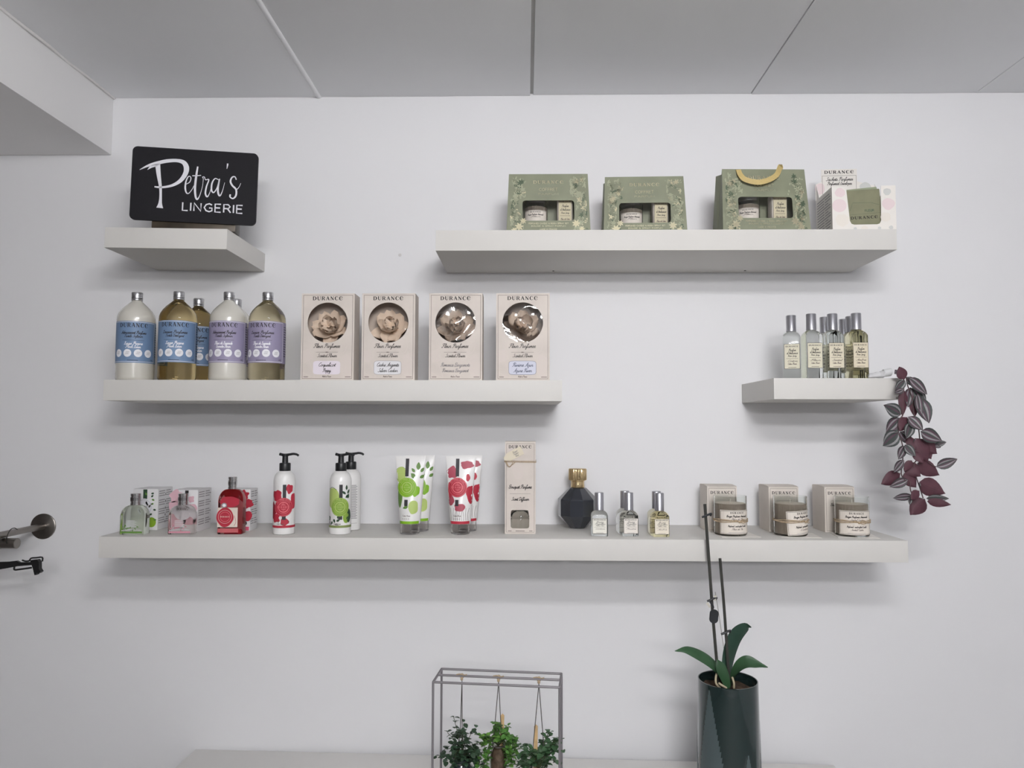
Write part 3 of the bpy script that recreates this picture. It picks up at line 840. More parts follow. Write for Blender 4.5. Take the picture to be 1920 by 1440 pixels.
# ------------------------------------------------------------------ big round bottles
def big_bottle(label, x, y, rz, liquid, lab_col, texts):
    t = thing('round_bottle', label, 'bottle', (x, y, Z_ML + E0), rz, 'big round bottles with coloured labels')
    prof = [(0, 0), (.036, 0), (.0415, .0012), (.0438, .0045), (.044, .008), (.044, .150), (.0436, .157), (.0415, .165), (.0365, .174), (.0285, .1835), (.020, .1915), (.0145, .1965), (.0118, .199), (.0115, .203), (0, .203)]
    MB().lathe(prof, liquid, 56).build('filled_body', t)
    MB().lathe([(0, .2005), (.0128, .2005), (.0132, .2015), (.0132, .2035), (.0124, .2045), (.0131, .2055), (.0133, .207), (.0133, .2100), (.0127, .2105), (.0127, .2115), (.0133, .212), (.0133, .2195), (.0125, .221), (0, .221)], CHROME, 40).build('screw_cap', t)
    r = .0441
    fn = on_cyl(r)
    v0, v1 = .0425, .1445
    lb = patch(fn, -r * R(118), r * R(118), v0, v1, 48, 1, lab_col, 'label_sheet', t, .0002)
    p = Print()
    w = r * R(73)
    p.frame(-w, v0 + .0025, w, v1 - .0018, .0009, INKW, 1, 28, 2)
    p.text(SERIF, 'DURANCE', 0, v1 - .0150, .0098, INK, 1, width=.066, smooth=3)
    p.text(SCR, texts[0], 0, v1 - .0315, .0037, INK, 1, wt=.26, width=.058, shear=.3)
    p.text(SCR, texts[1], 0, v1 - .0400, .0032, INK, 1, wt=.24, width=.042, shear=.3)
    p.rect(-.025, v1 - .0475, .025, v1 - .0470, INK, 1, 10)
    p.text(SCR, texts[2], 0, v1 - .0580, .0037, INKW, 1, wt=.26, width=.042, shear=.3)
    p.text(SCR, texts[3], 0, v1 - .0660, .0035, INKW, 1, wt=.26, width=.034, shear=.3)
    for k, a in enumerate((-46.5, -15.5, 15.5, 46.5)):
        u = r * R(a)
        p.ell(u, v0 + .0235, .0093, .0096, INKW, 1, 0, 20, 3)
        for j in range(3):
            p.rect(u - .005 + .001 * j, v0 + .021 + .0025 * j, u + .005 - .001 * (2 - j), v0 + .0217 + .0025 * j, INKG, 2, 3)
    p.rect(-.012, v0 + .0055, .012, v0 + .0066, INK, 1, 4)
    p.text(SANS, 'ML', w - .009, v0 + .006, .0042, INK, 1, wt=.2)
    for k in range(13):
        p.rect(w + .004, v1 - .012 - .006 * k, w + .004 + (.02 if k % 3 else .013), v1 - .0105 - .006 * k, INK, 1, 6)
    p.build('lettering', fn, lb, .00025)
    return t
WHITEL = mat('milky_liquid', (206, 203, 194), .18, coat=1.0, noise=(6, .03))
AMBER = mat('amber_liquid', (240, 218, 164), .02, trans=1.0, ior=1.34)
STRAW = mat('straw_liquid', (243, 232, 196), .02, trans=1.0, ior=1.34)
BLUEL = mat('label_blue', (110, 135, 168), .5)
PURPL = mat('label_lavender', (148, 141, 168), .5)
A1 = ('Adoucissant Parfume', 'Textile Softener')
A2 = ('Lessive Parfumee', 'Textile Detergent')
N1 = ('Linge Propre', 'Fresh Linen')
N2 = ('Fleur de Lavande', 'Lavender Flower')
big_bottle('milky white bottle with a blue label, leftmost on the middle shelf', -.9717, -.200, 20, WHITEL, BLUEL, A1 + N1)
big_bottle('amber bottle with a blue label in the front row', -.8607, -.212, 15, AMBER, BLUEL, A2 + N1)
big_bottle('amber bottle with a blue label standing behind the front row', -.8560, -.112, 15, AMBER, BLUEL, A2 + N1)
big_bottle('milky white bottle with a lavender label in the front row', -.7381, -.205, 7, WHITEL, PURPL, A1 + N2)
big_bottle('milky white bottle almost hidden behind the white one with a lavender label', -.7600, -.103, 7, WHITEL, PURPL, A1 + N2)
big_bottle('straw-coloured bottle with a lavender label beside the flower boxes', -.6430, -.200, 2, STRAW, PURPL, A2 + N2)
# ------------------------------------------------------------------ flower boxes
def petal_mesh(name, L, W, cup, m):
    b = MB()
    n = 6
    top, bot = [], []
    for i in range(n + 1):
        t = i / n
        w = W * math.sin(math.pi * (.12 + .80 * t)) ** .8 / 2
        for j in range(5):
            s = (j - 2) / 2
            z = cup * L * t * t + .18 * W * s * s * (.4 + t)
            top.append((s * w, t * L, z))
    for x, y, z in top:
        bot.append((x, y, z - .0005))
    f = []
    for i in range(n):
        for j in range(4):
            a = i * 5 + j
            f.append([a, a + 1, a + 6, a + 5])
    b.add(top, f, m)
    b.add(bot, [q[::-1] for q in f], m)
    return b.mesh(name, 60)
PETM = mat('flower_petal', (222, 203, 184), .8, noise=(30, .08))
PET = [petal_mesh('petal', .047, .040, .25, PETM), petal_mesh('petal', .037, .034, .55, PETM), petal_mesh('petal', .026, .026, 1.0, PETM)]
def flower(label, x, y, z, seed, ry):
    t = thing('scented_flower', label, 'flower', (x, y, z), 0, 'dried flowers inside the boxes')
    t.rotation_euler = (R(72), 0, 0)
    rd = random.Random(seed)
    for ring, (n, tilt, h) in enumerate(((7, 6, 0), (6, 30, .004), (5, 58, .007))):
        for k in range(n):
            o = obj('petal', PET[ring], t)
            o.rotation_euler = (R(tilt + rd.uniform(-10, 10)), R(rd.uniform(-12, 12)), R(360 * k / n + ring * 25 + rd.uniform(-9, 9) + ry))
            o.location = (0, 0, h)
    MB().ball((0, 0, .016), .007, .007, .009, PETM, 10).build('flower_centre', t)
BORDER = mat('border_brown', (112, 98, 90), .6)
VEIN = mat('pale_motif', (213, 203, 196), .62)
def flower_box(label, x, y, names, tagcol, seed, film, flab):
    W, H, D = .1295, .2125, .056
    t = thing('flower_box', label, 'gift box', (x, y, Z_ML + E0), 0, 'cream flower boxes with round windows')
    fn = on_plane((0, 0, 0))
    mb = MB()
    hc = (-.0005, H * .664)
    plate(mb, [[(-W / 2, 0), (W / 2, 0), (W / 2, H), (-W / 2, H)], shift(circle(.0490, 56), *hc)[::-1]], CREAM, fn, .0007, KRAFT)
    fp = mb.build('front_panel', t, sharp=20)
    for sg in (-1, 1):
        MB().box(sg * W / 2 - (.0007 if sg > 0 else 0), sg * W / 2 + (.0007 if sg < 0 else 0), .0008, D, 0, H - .0008, CREAM).build('side_panel', t)
    MB().box(-W / 2 + .0008, W / 2 - .0008, D - .0007, D, 0, H - .0008, KRAFT).build('back_panel', t)
    b = MB()
    b.box(-W / 2, W / 2, .0008, D, H - .0007, H, CREAM)
    b.build('top_flap', t)
    MB().box(-W / 2 + .0008, W / 2 - .0008, .0008, D - .0008, 0, .0008, KRAFT).build('bottom_panel', t)
    # film bulging in the window
    rd = random.Random(seed)
    bm = MB()
    N, K = 40, 12
    amp = film[1]
    pts = []
    ph = [(rd.uniform(40, 90), rd.uniform(40, 90), rd.uniform(0, 6), rd.uniform(.4, 1)) for _ in range(5)]
    def hgt(u, v):
        rr = math.hypot(u, v) / .0492
        return (1 - rr * rr) * film[2] + amp * (1 - rr ** 4) * sum(w * math.sin(a * u + p) * math.cos(c * v + p * 2) for a, c, p, w in ph)
    vs, fs = [(hc[0], -hgt(0, 0), hc[1])], []
    for k in range(1, K + 1):
        for j in range(N):
            a = 2 * math.pi * j / N
            u, v = .0492 * k / K * math.cos(a), .0492 * k / K * math.sin(a)
            vs.append((hc[0] + u, .0009 - hgt(u, v), hc[1] + v))
    for j in range(N):
        fs.append([0, 1 + j, 1 + (j + 1) % N])
        for k in range(K - 1):
            a, c = 1 + k * N, 1 + (k + 1) * N
            fs.append([a + j, c + j, c + (j + 1) % N, a + (j + 1) % N])
    bm.add(vs, fs, film_mat('box_film_%d' % int(film[0] * 100), film[0], .04))
    bm.build('window_film', t, sharp=80)
    p = Print()
    i = .0042
    p.frame(-W / 2 + i, i, W / 2 - i, H - i, .0008, BORDER, 1)
    # pale leaf motif behind the text
    for q in (((-.056, .056), (-.044, .046), (-.034, .02), (-.030, .008)), ((.056, .066), (.04, .060), (.036, .05)), ((.054, .05), (.044, .03), (.034, .008)), ((-.058, .072), (-.05, .062), (-.048, .05)), ((.048, .085), (.042, .07), (.03, .064)), ((-.058, .02), (-.045, .012), (-.03, .006))):
        p.line(list(q), .0014, VEIN, 1, 4)
    p.blob(-.050, .06, .012, .016, VEIN, 0, seed, .2)
    p.blob(.046, .036, .014, .028, VEIN, 0, seed + 7, .1)
    p.text(SERIF, 'DURANCE', -.001, H - .0165, .0088, INK, 2, width=.073, smooth=3)
    p.text(SCR, 'Fleur Parfumee', -.002, .0795, .0049, INK, 2, wt=.2, width=.064, shear=.3)
    p.rect(-.028, .0685, .026, .0690, INKB, 2)
    p.ell(-.001, .0688, .004, .0009, INKB, 2)
    p.text(SCR, 'Scented Flower', -.001, .0565, .0042, INK, 2, wt=.18, width=.048, shear=.3)
    u0, u1, v0, v1 = -.034, .032, .0145, .0475
    if tagcol:
        p.polar((u0 + u1) / 2, (v0 + v1) / 2, lambda a: (lambda c, s: ((u1 - u0) / 2 * (abs(c) ** .28) * (1 if c > 0 else -1), (v1 - v0) / 2 * (abs(s) ** .28) * (1 if s > 0 else -1)))(math.cos(a), math.sin(a)), tagcol[0], 2, 44, 1)
        if tagcol[1]:
            q = [((u0 + u1) / 2 + (u1 - u0) / 2 * (abs(math.cos(a)) ** .28) * (1 if math.cos(a) > 0 else -1), (v0 + v1) / 2 + (v1 - v0) / 2 * (abs(math.sin(a)) ** .28) * (1 if math.sin(a) > 0 else -1)) for a in [2 * math.pi * (k + .5) / 44 for k in range(45)]]
            p.line(q, .0006, tagcol[1], 3)
    ink = tagcol[2] if tagcol else INKG
    p.text(SCR, names[0], -.001, .0340, .0046, ink, 4, wt=.2, width=.0046 * 2.0 * len(names[0]) * .45, shear=.3)
    p.text(SCR, names[1], -.001, .0205, .0044, ink, 4, wt=.2, width=.0044 * 2.0 * len(names[1]) * .45, shear=.3)
    p.text(SCR, 'Made in France', -.001, .0080, .0021, INKB, 2, wt=.24, width=.022, shear=.3)
    p.rect(-.057, .008, -.046, .0094, INKB, 2)
    p.rect(.044, .008, .058, .0094, INKB, 2)
    p.build('lettering', fn, fp, .00018)
    flower(flab, x + hc[0], y + .043, Z_ML + hc[1] - .013, seed, seed * 31)
TAGW = (mat('tag_lilac', (226, 218, 226), .6), None, INK)
TAGG = (mat('tag_grey', (222, 221, 224), .6), INKG, INK)
TAGB = (mat('tag_blue', (206, 208, 222), .6), mat('ink_blue', (74, 82, 108), .6), mat('ink_blue', (74, 82, 108), .6))
flower_box('cream flower box with a plain lilac name tag beside the bottles', -.4822, -.236, ('Coquelicot', 'Poppy'), TAGW, 1, (.28, .0008, .004), 'pale dried flower in the leftmost flower box')
flower_box('cream flower box with a grey-edged name tag, second of four', -.3342, -.236, ('Cedre Argente', 'Silver Cedar'), TAGG, 2, (.16, .0006, .003), 'pale dried flower in the second flower box')
flower_box('cream flower box with pale grey name lettering and no tag', -.1706, -.236, ('Romance Bergamote', 'Romance Bergamot'), None, 5, (.55, .0048, .0070), 'pale dried flower in the third flower box')
flower_box('cream flower box with a blue-edged name tag at the shelf end', -.0078, -.236, ('Riviere Azur', 'Azure River'), TAGB, 8, (.55, .0042, .0070), 'pale dried flower in the rightmost flower box')
# ------------------------------------------------------------------ room sprays on the short right shelf
ZS = Z_MR + E0
CLEAR = (246, 249, 247)
YEL = (246, 244, 226)
spray('clear slim spray bottle turned to the left, leftmost on its shelf', (.6535, -.188, ZS), -17, 'tall', CLEAR, text2='Coton')
spray('clear slim spray bottle second from the left on its shelf', (.6930, -.213, ZS), 0, 'tall', CLEAR, text2='Fleur')
spray('clear slim spray bottle third in the front row on its shelf', (.7440, -.214, ZS), 0, 'tall', CLEAR, text2='Santal', paper=(220, 212, 190))
spray('slim spray bottle just behind the third bottle of the front row', (.7470, -.160, ZS), 0, 'tall', CLEAR)
spray('yellowish slim spray bottle at the right end of the front row', (.7975, -.222, ZS), 0, 'tall', YEL, text2='Ambre', paper=(220, 210, 186))
spray('slim spray bottle directly behind the right end of the front row', (.8060, -.172, ZS), 0, 'tall', YEL)
spray('slim spray bottle in the last row, nearest the wall', (.8100, -.124, ZS), 0, 'tall', YEL)
# ------------------------------------------------------------------ perfume bottles and their boxes
def perfume(label, x, y, rz, big, tint, base):
    t = thing('perfume_bottle', label, 'bottle', (x, y, Z_BO + E0), rz, 'glass perfume bottles with chrome caps')
    hb, hn, hc, rc = (.079, .108, .1375, .0105) if big else (.044, .0695, .0975, .0118)
    w, d = .0605, .034
    gm = mat('perfume_glass_%d_%d_%d' % tint, tint, .02, trans=1.0, ior=1.26)
    b = MB()
    secs = [(0, w * .97, d * .95, .006), (.0015, w, d, .007), (hb, w, d, .007)]
    for k in range(1, 8):
        a = R(90 * k / 8)
        q = math.cos(a)
        secs.append((hb + (hn - hb) * math.sin(a), .022 + (w - .022) * q, .020 + (d - .020) * q, .008 + .001 * k * .3))
    secs.append((hn, .0205, .0195, .0095))
    b.rbox(secs, gm, 6)
    b.build('glass', t)
    c = MB()
    c.lathe([(0, hn + .0003), (rc, hn + .0003), (rc, hn + .005), (rc * .93, hn + .0055), (rc * .93, hn + .0075), (rc, hn + .008), (rc, hc - .008), (rc * .93, hc - .0075), (rc * .93, hc - .0055), (rc, hc - .005), (rc, hc - .0006), (rc * .94, hc), (0, hc)], MIRROR, 36)
    cp = c.build('cap', t)
    p = Print()
    for k in range(9):
        p.rect(rc * R(-56 + 14 * k), hn + .011, rc * R(-51 + 14 * k), hn + .0185, INK, 1)  # black bars painted as the dark reflections in the chrome
    p.build('cap_reflection_bars', on_cyl(rc), cp, .0001)
    fn = on_plane((0, -d / 2, 0))
    p = Print()
    if big:
        RED, PALE = mat('print_red', (176, 44, 62), .5), mat('print_cream', (226, 214, 202), .6)
        p.rect(-.029, .017, .020, .064, PALE, 0)
        p.blob(-.0105, .041, .0205, .0235, RED, 1, 4, .05, 30)
        p.ring(-.0105, .042, .016, .0006, PALE, 2)
        p.ring(-.0105, .042, .0115, .0009, mat('print_rose', (224, 120, 128), .6), 2)
        p.text(SERIF, 'DURANCE', -.0105, .0405, .0032, PALE, 2, width=.022)
        p.ell(-.013, .0695, .0068, .0062, INKG, 1)
        p.ell(-.013, .0695, .0040, .0038, INKW, 2)
        p.blob(.0, .078, .024, .013, RED, 0, 9, .1)
        p.rect(-.028, .004, .022, .014, mat('print_red_soft', (190, 96, 100), .5), 0)
        p.line([(.012, .045), (.016, .03), (.012, .02)], .0008, RED, 1, 4)
    else:
        p.rect(-.026, .0035, .026, .0075, base, 0)
        p.line([(-.024, .0095), (.0, .012), (.024, .0105)], .0012, INKW, 0, 3)
        for k in range(9):
            p.leaf(-.022 + .0042 * k, .013 + .003 * (k % 3), .006, .0028, 30 + 40 * k, base, 0)
        for k in range(6):
            p.rect(-.012, .0185 + .0028 * k, .012 - .004 * (k % 2), .0195 + .0028 * k, INKW, 0)
    p.build('print', fn, t, .0002)
    return t
CAPS = mat('print_green', (96, 138, 58), .5)
PINKP = mat('print_pink', (206, 142, 158), .5)
perfume('squat clear perfume bottle with green print and chrome cap', -.9520, -.214, 2, False, (236, 242, 230), CAPS)
perfume('squat clear perfume bottle with pink print and chrome cap', -.8386, -.206, 2, False, (242, 238, 236), PINKP)
perfume('tall red perfume bottle with a round red emblem and chrome cap', -.7209, -.198, 2, True, (222, 150, 148), None)
BOXW = mat('box_white', (222, 221, 222), .5)
def perfume_box(label, x, y, w, d, h, kind, rz=0):
    t = thing('perfume_box', label, 'box', (x, y, Z_BO + E0), rz, 'small printed perfume boxes')
    MB().box(-w / 2, w / 2, 0, d, 0, h, BOXW, .0006).build('carton', t)
    MB().box(-w / 2 + .001, w / 2 - .001, .002, d - .001, h + .0001, h + .0006, mat('box_top_grey', (206, 205, 206), .35)).build('lid_flap', t)
    fn = on_plane((0, 0, 0))
    p = Print()
    DG = mat('print_dark_green', (44, 70, 48), .5)
    if kind == 'green':
        p.rect(-w * .10, h * .62, w * .06, h - .001, DG, 0)
        p.ell(-w * .05, h * .56, .0215, .0215, mat('medallion_white', (226, 226, 232), .5), 1)
        p.ring(-w * .05, h * .56, .0185, .0006, INKG, 2)
        p.text(SERIF, 'DURANCE', -w * .05, h * .56, .0036, INKB, 2, width=.028)
        p.ell(w * .26, h * .19, .0115, .0125, mat('print_lime', (132, 168, 44), .5), 0)
        for k in range(14):
            p.leaf(w * .18 + .010 * math.cos(k * 2.4), h * (.25 + .05 * k), .008, .005, 70 * k, DG if k % 2 else CAPS, 1)
    elif kind == 'pink':
        p.rect(-w * .02, h * .86, w * .12, h - .001, INK, 1)
        for k, (u, v, r) in enumerate(((-.5, .85, .016), (-.6, .6, .014), (.36, .55, .013), (.2, .35, .016), (-.3, .3, .018), (.3, .78, .008))):
            p.blob(u * w * .75, v * h, r, r, mat('print_blush', (216, 176, 186), .5), 0, k, .16)
        p.ell(-w * .05, h * .5, .0215, .0215, mat('medallion_white', (226, 226, 232), .5), 1)
        p.text(SERIF, 'DURANCE', -w * .05, h * .5, .0036, INKB, 2, width=.028)
        p.rect(w * .28, h * .12, w * .36, h * .32, DG, 1)
    else:
        RED = mat('print_red', (176, 44, 62), .5)
        for k, (u, v, r) in enumerate(((.22, .86, .013), (.42, .66, .012), (.36, .36, .014), (-.2, .8, .016), (-.4, .4, .016))):
            p.blob(u * w, v * h, r, r * .95, RED, 0, k, .2)
        p.rect(-w / 2 + .002, .001, w / 2 - .002, h * .10, mat('print_rose_band', (206, 88, 116), .5), 0)
        p.leaf(w * .3, h * .14, .010, .008, 70, INK, 1)
        p.ell(0, h * .5, .021, .021, mat('medallion_white', (226, 226, 232), .5), 1)
    p.build('print', fn, t, .0002)
    q = Print()
    for k in range(15):
        v = h * .93 - k * h * .055
        if k % 4 == 3:
            continue
        q.rect(.004, v, d * .46, v + .0022, INKG, 1)
        q.rect(d * .54, v, d * (.95 if k % 2 else .85), v + .0022, INKG, 1)
    if kind == 'green':
        for k in range(5):
            q.ell(d * .5, h * (.85 - .17 * k), .0016, .003, INK, 2)
    q.build('small_print', lambda u, v, e: Vector((w / 2 + e, u, v)), t, .0002)
    return t
perfume_box('white perfume box with green leaves behind the squat green bottle', -.9605, -.150, .064, .075, .1025, 'green')
perfume_box('white perfume box with pink blossoms behind the squat pink bottle', -.8450, -.180, .0625, .078, .1030, 'pink')
perfume_box('white perfume box with red flowers behind the tall red bottle', -.7230, -.156, .0625, .050, .1030, 'red')
# ------------------------------------------------------------------ lotion pump bottles
LOTION = mat('lotion_white', (232, 231, 230), .32, coat=.3)
PUMP = mat('pump_black', (30, 31, 34), .38)
REDP = mat('print_red', (176, 44, 62), .5)
REDD = mat('print_red_dark', (142, 30, 46), .5)
ROSE = mat('print_rose', (224, 120, 128), .6)
LIME = mat('print_apple', (134, 166, 66), .5)
LIMEL = mat('print_apple_light', (176, 196, 112), .5)
DGRN = mat('print_dark_green', (44, 70, 48), .5)
def medallion(p, u, v, r, m, light, L=3):
    p.ell(u, v, r, r, m, L, 0, 32, 4)
    p.ring(u, v, r * .93, r * .03, light, L + 1)
    p.ring(u, v, r * .70, r * .03, light, L + 1)
    p.ring(u, v, r * .52, r * .09, light, L + 1, 20)
    p.text(SERIF, 'DURANCE', u, v - r * .09, r * .2, light, L + 2, width=r * 1.3)
    p.text(SANS, 'EN PROVENCE', u, v, r * .14, light, L + 1, wt=.2, width=r * 1.5, arc=(u, v, r * .76))
    for k in range(7):
        p.rect(u - r * .3 + r * .08 * k, v + r * .17, u - r * .26 + r * .08 * k, v + r * (.25 + .06 * (3 - abs(k - 3))), light, L + 1)
        p.rect(u - r * .26 + r * .08 * k, v - r * (.22 + .05 * (3 - abs(k - 3))), u - r * .22 + r * .08 * k, v - r * .17, light, L + 1)
def pump_bottle(label, x, y, rz, kind, back=False, nozzle=0):
    t = thing('pump_bottle', label, 'bottle', (x, y, Z_BO + E0), rz, 'white lotion pump bottles')
    r = .0262
    MB().lathe([(0, 0), (.0235, 0), (.0255, .0012), (r, .004), (r, .126), (.0255, .134), (.0232, .142), (.0190, .148), (.0135, .1515), (.0130, .153), (0, .153)], LOTION, 48).build('flask', t)
    h = MB()
    h.lathe([(0, .1525), (.0132, .1525), (.0135, .1535), (.0135, .170), (.0125, .172), (.0075, .1725), (.0073, .174), (.0068, .1885), (0, .1885)], PUMP, 40, flute=0)
    pu = h.build('pump', t)
    n = MB()
    n.lathe([(0, .1885), (.0085, .1885), (.0100, .1915), (.0096, .1938), (0, .194)], PUMP, 32)
    n.tube([(-.014, 0, .1935), (-.004, 0, .1915), (.010, 0, .1925), (.020, 0, .1940), (.0285, 0, .1925), (.033, 0, .1895)], (.0036, .0026), PUMP, 10)
    n = n.build('nozzle', pu)
    n.rotation_euler = (0, 0, R(nozzle))
    fn = on_cyl(r)
    p = Print()
    if back:
        for k in range(26):
            v = .030 + .0033 * k
            p.rect(-.012 + .002 * (k % 3), v, .012 - .003 * (k % 2), v + .0016, INKG, 1, 6)
        p.rect(-.02, .018, .012, .0186, INKG, 1, 4)
        p.build('small_print', fn, t, .0002)
        return t
    M1, M2, ML = (REDP, REDD, ROSE) if kind == 'red' else (LIME, DGRN, LIMEL)
    w = r * R(120)
    p.rect(-w, .0165, w, .0222, M1 if kind == 'red' else mat('print_olive', (128, 142, 84), .5), 0, 36)
    p.rect(.0005, .088, .0085, .1205, mat('print_black', (46, 44, 48), .5), 2, 3, 2)
    p.rect(-.0005, .036, .0085, .046, mat('print_black', (46, 44, 48), .5), 2, 3, 1)
    medallion(p, .0028, .0665, .0225, REDP if kind == 'red' else LIME, ROSE if kind == 'red' else LIMEL)
    if kind == 'red':
        for k, (u, v, a, b) in enumerate(((-.015, .094, .0135, .0135), (-.028, .058, .012, .019), (-.017, .0405, .012, .011), (.006, .031, .010, .009), (.017, .110, .009, .011), (.028, .08, .008, .02))):
            p.blob(u, v, a, b, REDD if k in (1,) else REDP, 0, k + 3, .2, 30, 3)
        for q in ((-.02, .03), (-.010, .027), (.014, .026)):
            p.line([(q[0], q[1] + .01), (q[0] + .002, q[1])], .0009, DGRN, 0)
    else:
        p.blob(-.017, .088, .018, .025, LIMEL, 0, 2, .05, 30, 3)
        p.line([(-.032, .108), (-.018, .114), (-.006, .108)], .0012, DGRN, 1, 4)
        p.blob(.0185, .040, .0085, .0125, LIME, 0, 3, .05)
        p.blob(.026, .045, .008, .016, DGRN, 0, 4, .1)
        for k in range(9):
            p.leaf(-.03 + .0035 * k, .026 + .006 * (k % 3), .010, .006, 40 + 50 * k, DGRN if k % 3 else INKG, 1)
        for u, v, a in ((.0185, .107, 90), (.0165, .097, 140), (.021, .098, 60), (.0225, .086, 80), (.016, .088, 45)):
            p.leaf(u, v, .013, .006, a, DGRN, 1)
    p.text(SCR, 'Lait Corps', -.004, .0245, .0020, INKB, 2, wt=.26, width=.018, shear=.2)
    p.build('print', fn, t, .0002)
    return t
pump_bottle('white pump bottle with red flowers and a red emblem', -.5925, -.197, 8, 'red', nozzle=-8)
pump_bottle('white pump bottle with green apples and a green emblem', -.4560, -.190, 6, 'green', nozzle=-12)
pump_bottle('white pump bottle showing only small print behind the green one', -.4480, -.120, 26, 'green', back=True, nozzle=-30)
# ------------------------------------------------------------------ cream tubes standing on their caps
CAPT = mat('tube_cap_clear', (246, 244, 243), .12, trans=1.0, ior=1.10)
def cream_tube(label, x, y, rz, kind):
    t = thing('cream_tube', label, 'tube', (x, y, Z_BO + E0), rz, 'printed hand cream tubes')
    z0, z1 = .0255, .1895
    def ab(z):
        q = min(1, max(0, (z - z0) / (z1 - .006 - z0)))
        return .0252 + (.0372 - .0252) * q, max(.0006, .0245 * (1 - q ** 1.6))
    b = MB()
    n = 48
    rings = []
    for i in range(19):
        z = z0 + (z1 - z0) * i / 18
        a, d = ab(z)
        rings.append([(a * math.cos(2 * math.pi * j / n), d * math.sin(2 * math.pi * j / n), z) for j in range(n)])
    b.loft(rings, LOTION)
    b.build('tube_body', t)
    MB().lathe([(0, 0), (.0218, 0), (.0228, .001), (.0234, .0252), (.0205, .0252), (.0200, .003), (0, .003)], CAPT, 40).build('cap', t)
    def fn(u, v, e):
        a, d = ab(v)
        x = max(-a * .995, min(a * .995, u))
        return Vector((x, -d * math.sqrt(max(0, 1 - (x / a) ** 2)) - e, v))
    p = Print()
    M1, M2, ML = (REDP, REDD, ROSE) if kind == 'red' else (mat('print_bright_lime', (128, 178, 34), .5), mat('print_leaf', (96, 132, 62), .5), LIMEL)
    p.rect(-.0256, .0258, .0256, .0325, M1, 0, 20)
    bk = mat('print_black', (46, 44, 48), .5)
    p.rect(-.0115, .140, -.0030, .183, bk, 2, 2, 6)
    p.rect(-.0115, .069, -.0030, .084, bk, 2, 2, 2)
    medallion(p, -.0062, .1135, .0235, M1, ML)
    if kind == 'red':
        MV = mat('print_mauve_red', (170, 76, 92), .5)
        for k, (u, v, a, c) in enumerate(((-.019, .150, .014, .0145), (.016, .168, .016, .0095), (.0, .0655, .0135, .0095), (-.024, .108, .006, .022), (-.022, .082, .008, .012), (.024, .100, .009, .018), (.019, .137, .005, .009), (.027, .082, .007, .008))):
            p.blob(u, v, a, c, MV if k in (0, 1, 2, 4) else REDP, 0 if k != 2 else 1, k, .15, 26, 3)
        for k in range(9):
            u = -.020 + .005 * k
            p.line([(u + .003 * (k % 3 - 1), .064), (u - .001, .048), (u, .034)], .0007, INKB, 0, 3)
    else:
        p.blob(-.022, .144, .0125, .020, LIMEL, 0, 2, .05, 28, 3)
        p.ring(-.022, .146, .016, .0008, M2, 0)
        p.blob(.0105, .066, .0115, .0165, LIMEL, 0, 5, .05, 28, 3)
        p.blob(-.023, .094, .006, .030, M2, 0, 6, .1, 28, 4)
        p.blob(.015, .105, .010, .013, M1, 0, 7, .15)
        for u, v, a, l in ((.020, .155, 88, .020), (.012, .150, 130, .013), (.026, .150, 55, .014), (.014, .140, 150, .014), (.024, .136, 30, .015), (.010, .135, 120, .013), (-.002, .068, 200, .014)):
            p.leaf(u, v, l, l * .55, a, M2, 1)
    p.text(SCR, 'Creme Mains', -.006, .0440, .0020, INKB, 2, wt=.24, width=.020, shear=.2)
    p.text(SANS, 'ML E FL OZ', -.006, .0370, .0024, INKB, 2, wt=.2, width=.020)
    p.build('print', fn, t, .00025)
    return t
cream_tube('front cream tube with green apple print and bright green emblem', -.2845, -.187, 0, 'green')
cream_tube('cream tube with green print standing behind the front green tube', -.2690, -.132, 0, 'green')
cream_tube('front cream tube with red flower print and red emblem', -.1610, -.183, 0, 'red')
cream_tube('cream tube with red flowers standing behind the front red tube', -.1480, -.128, 0, 'red')
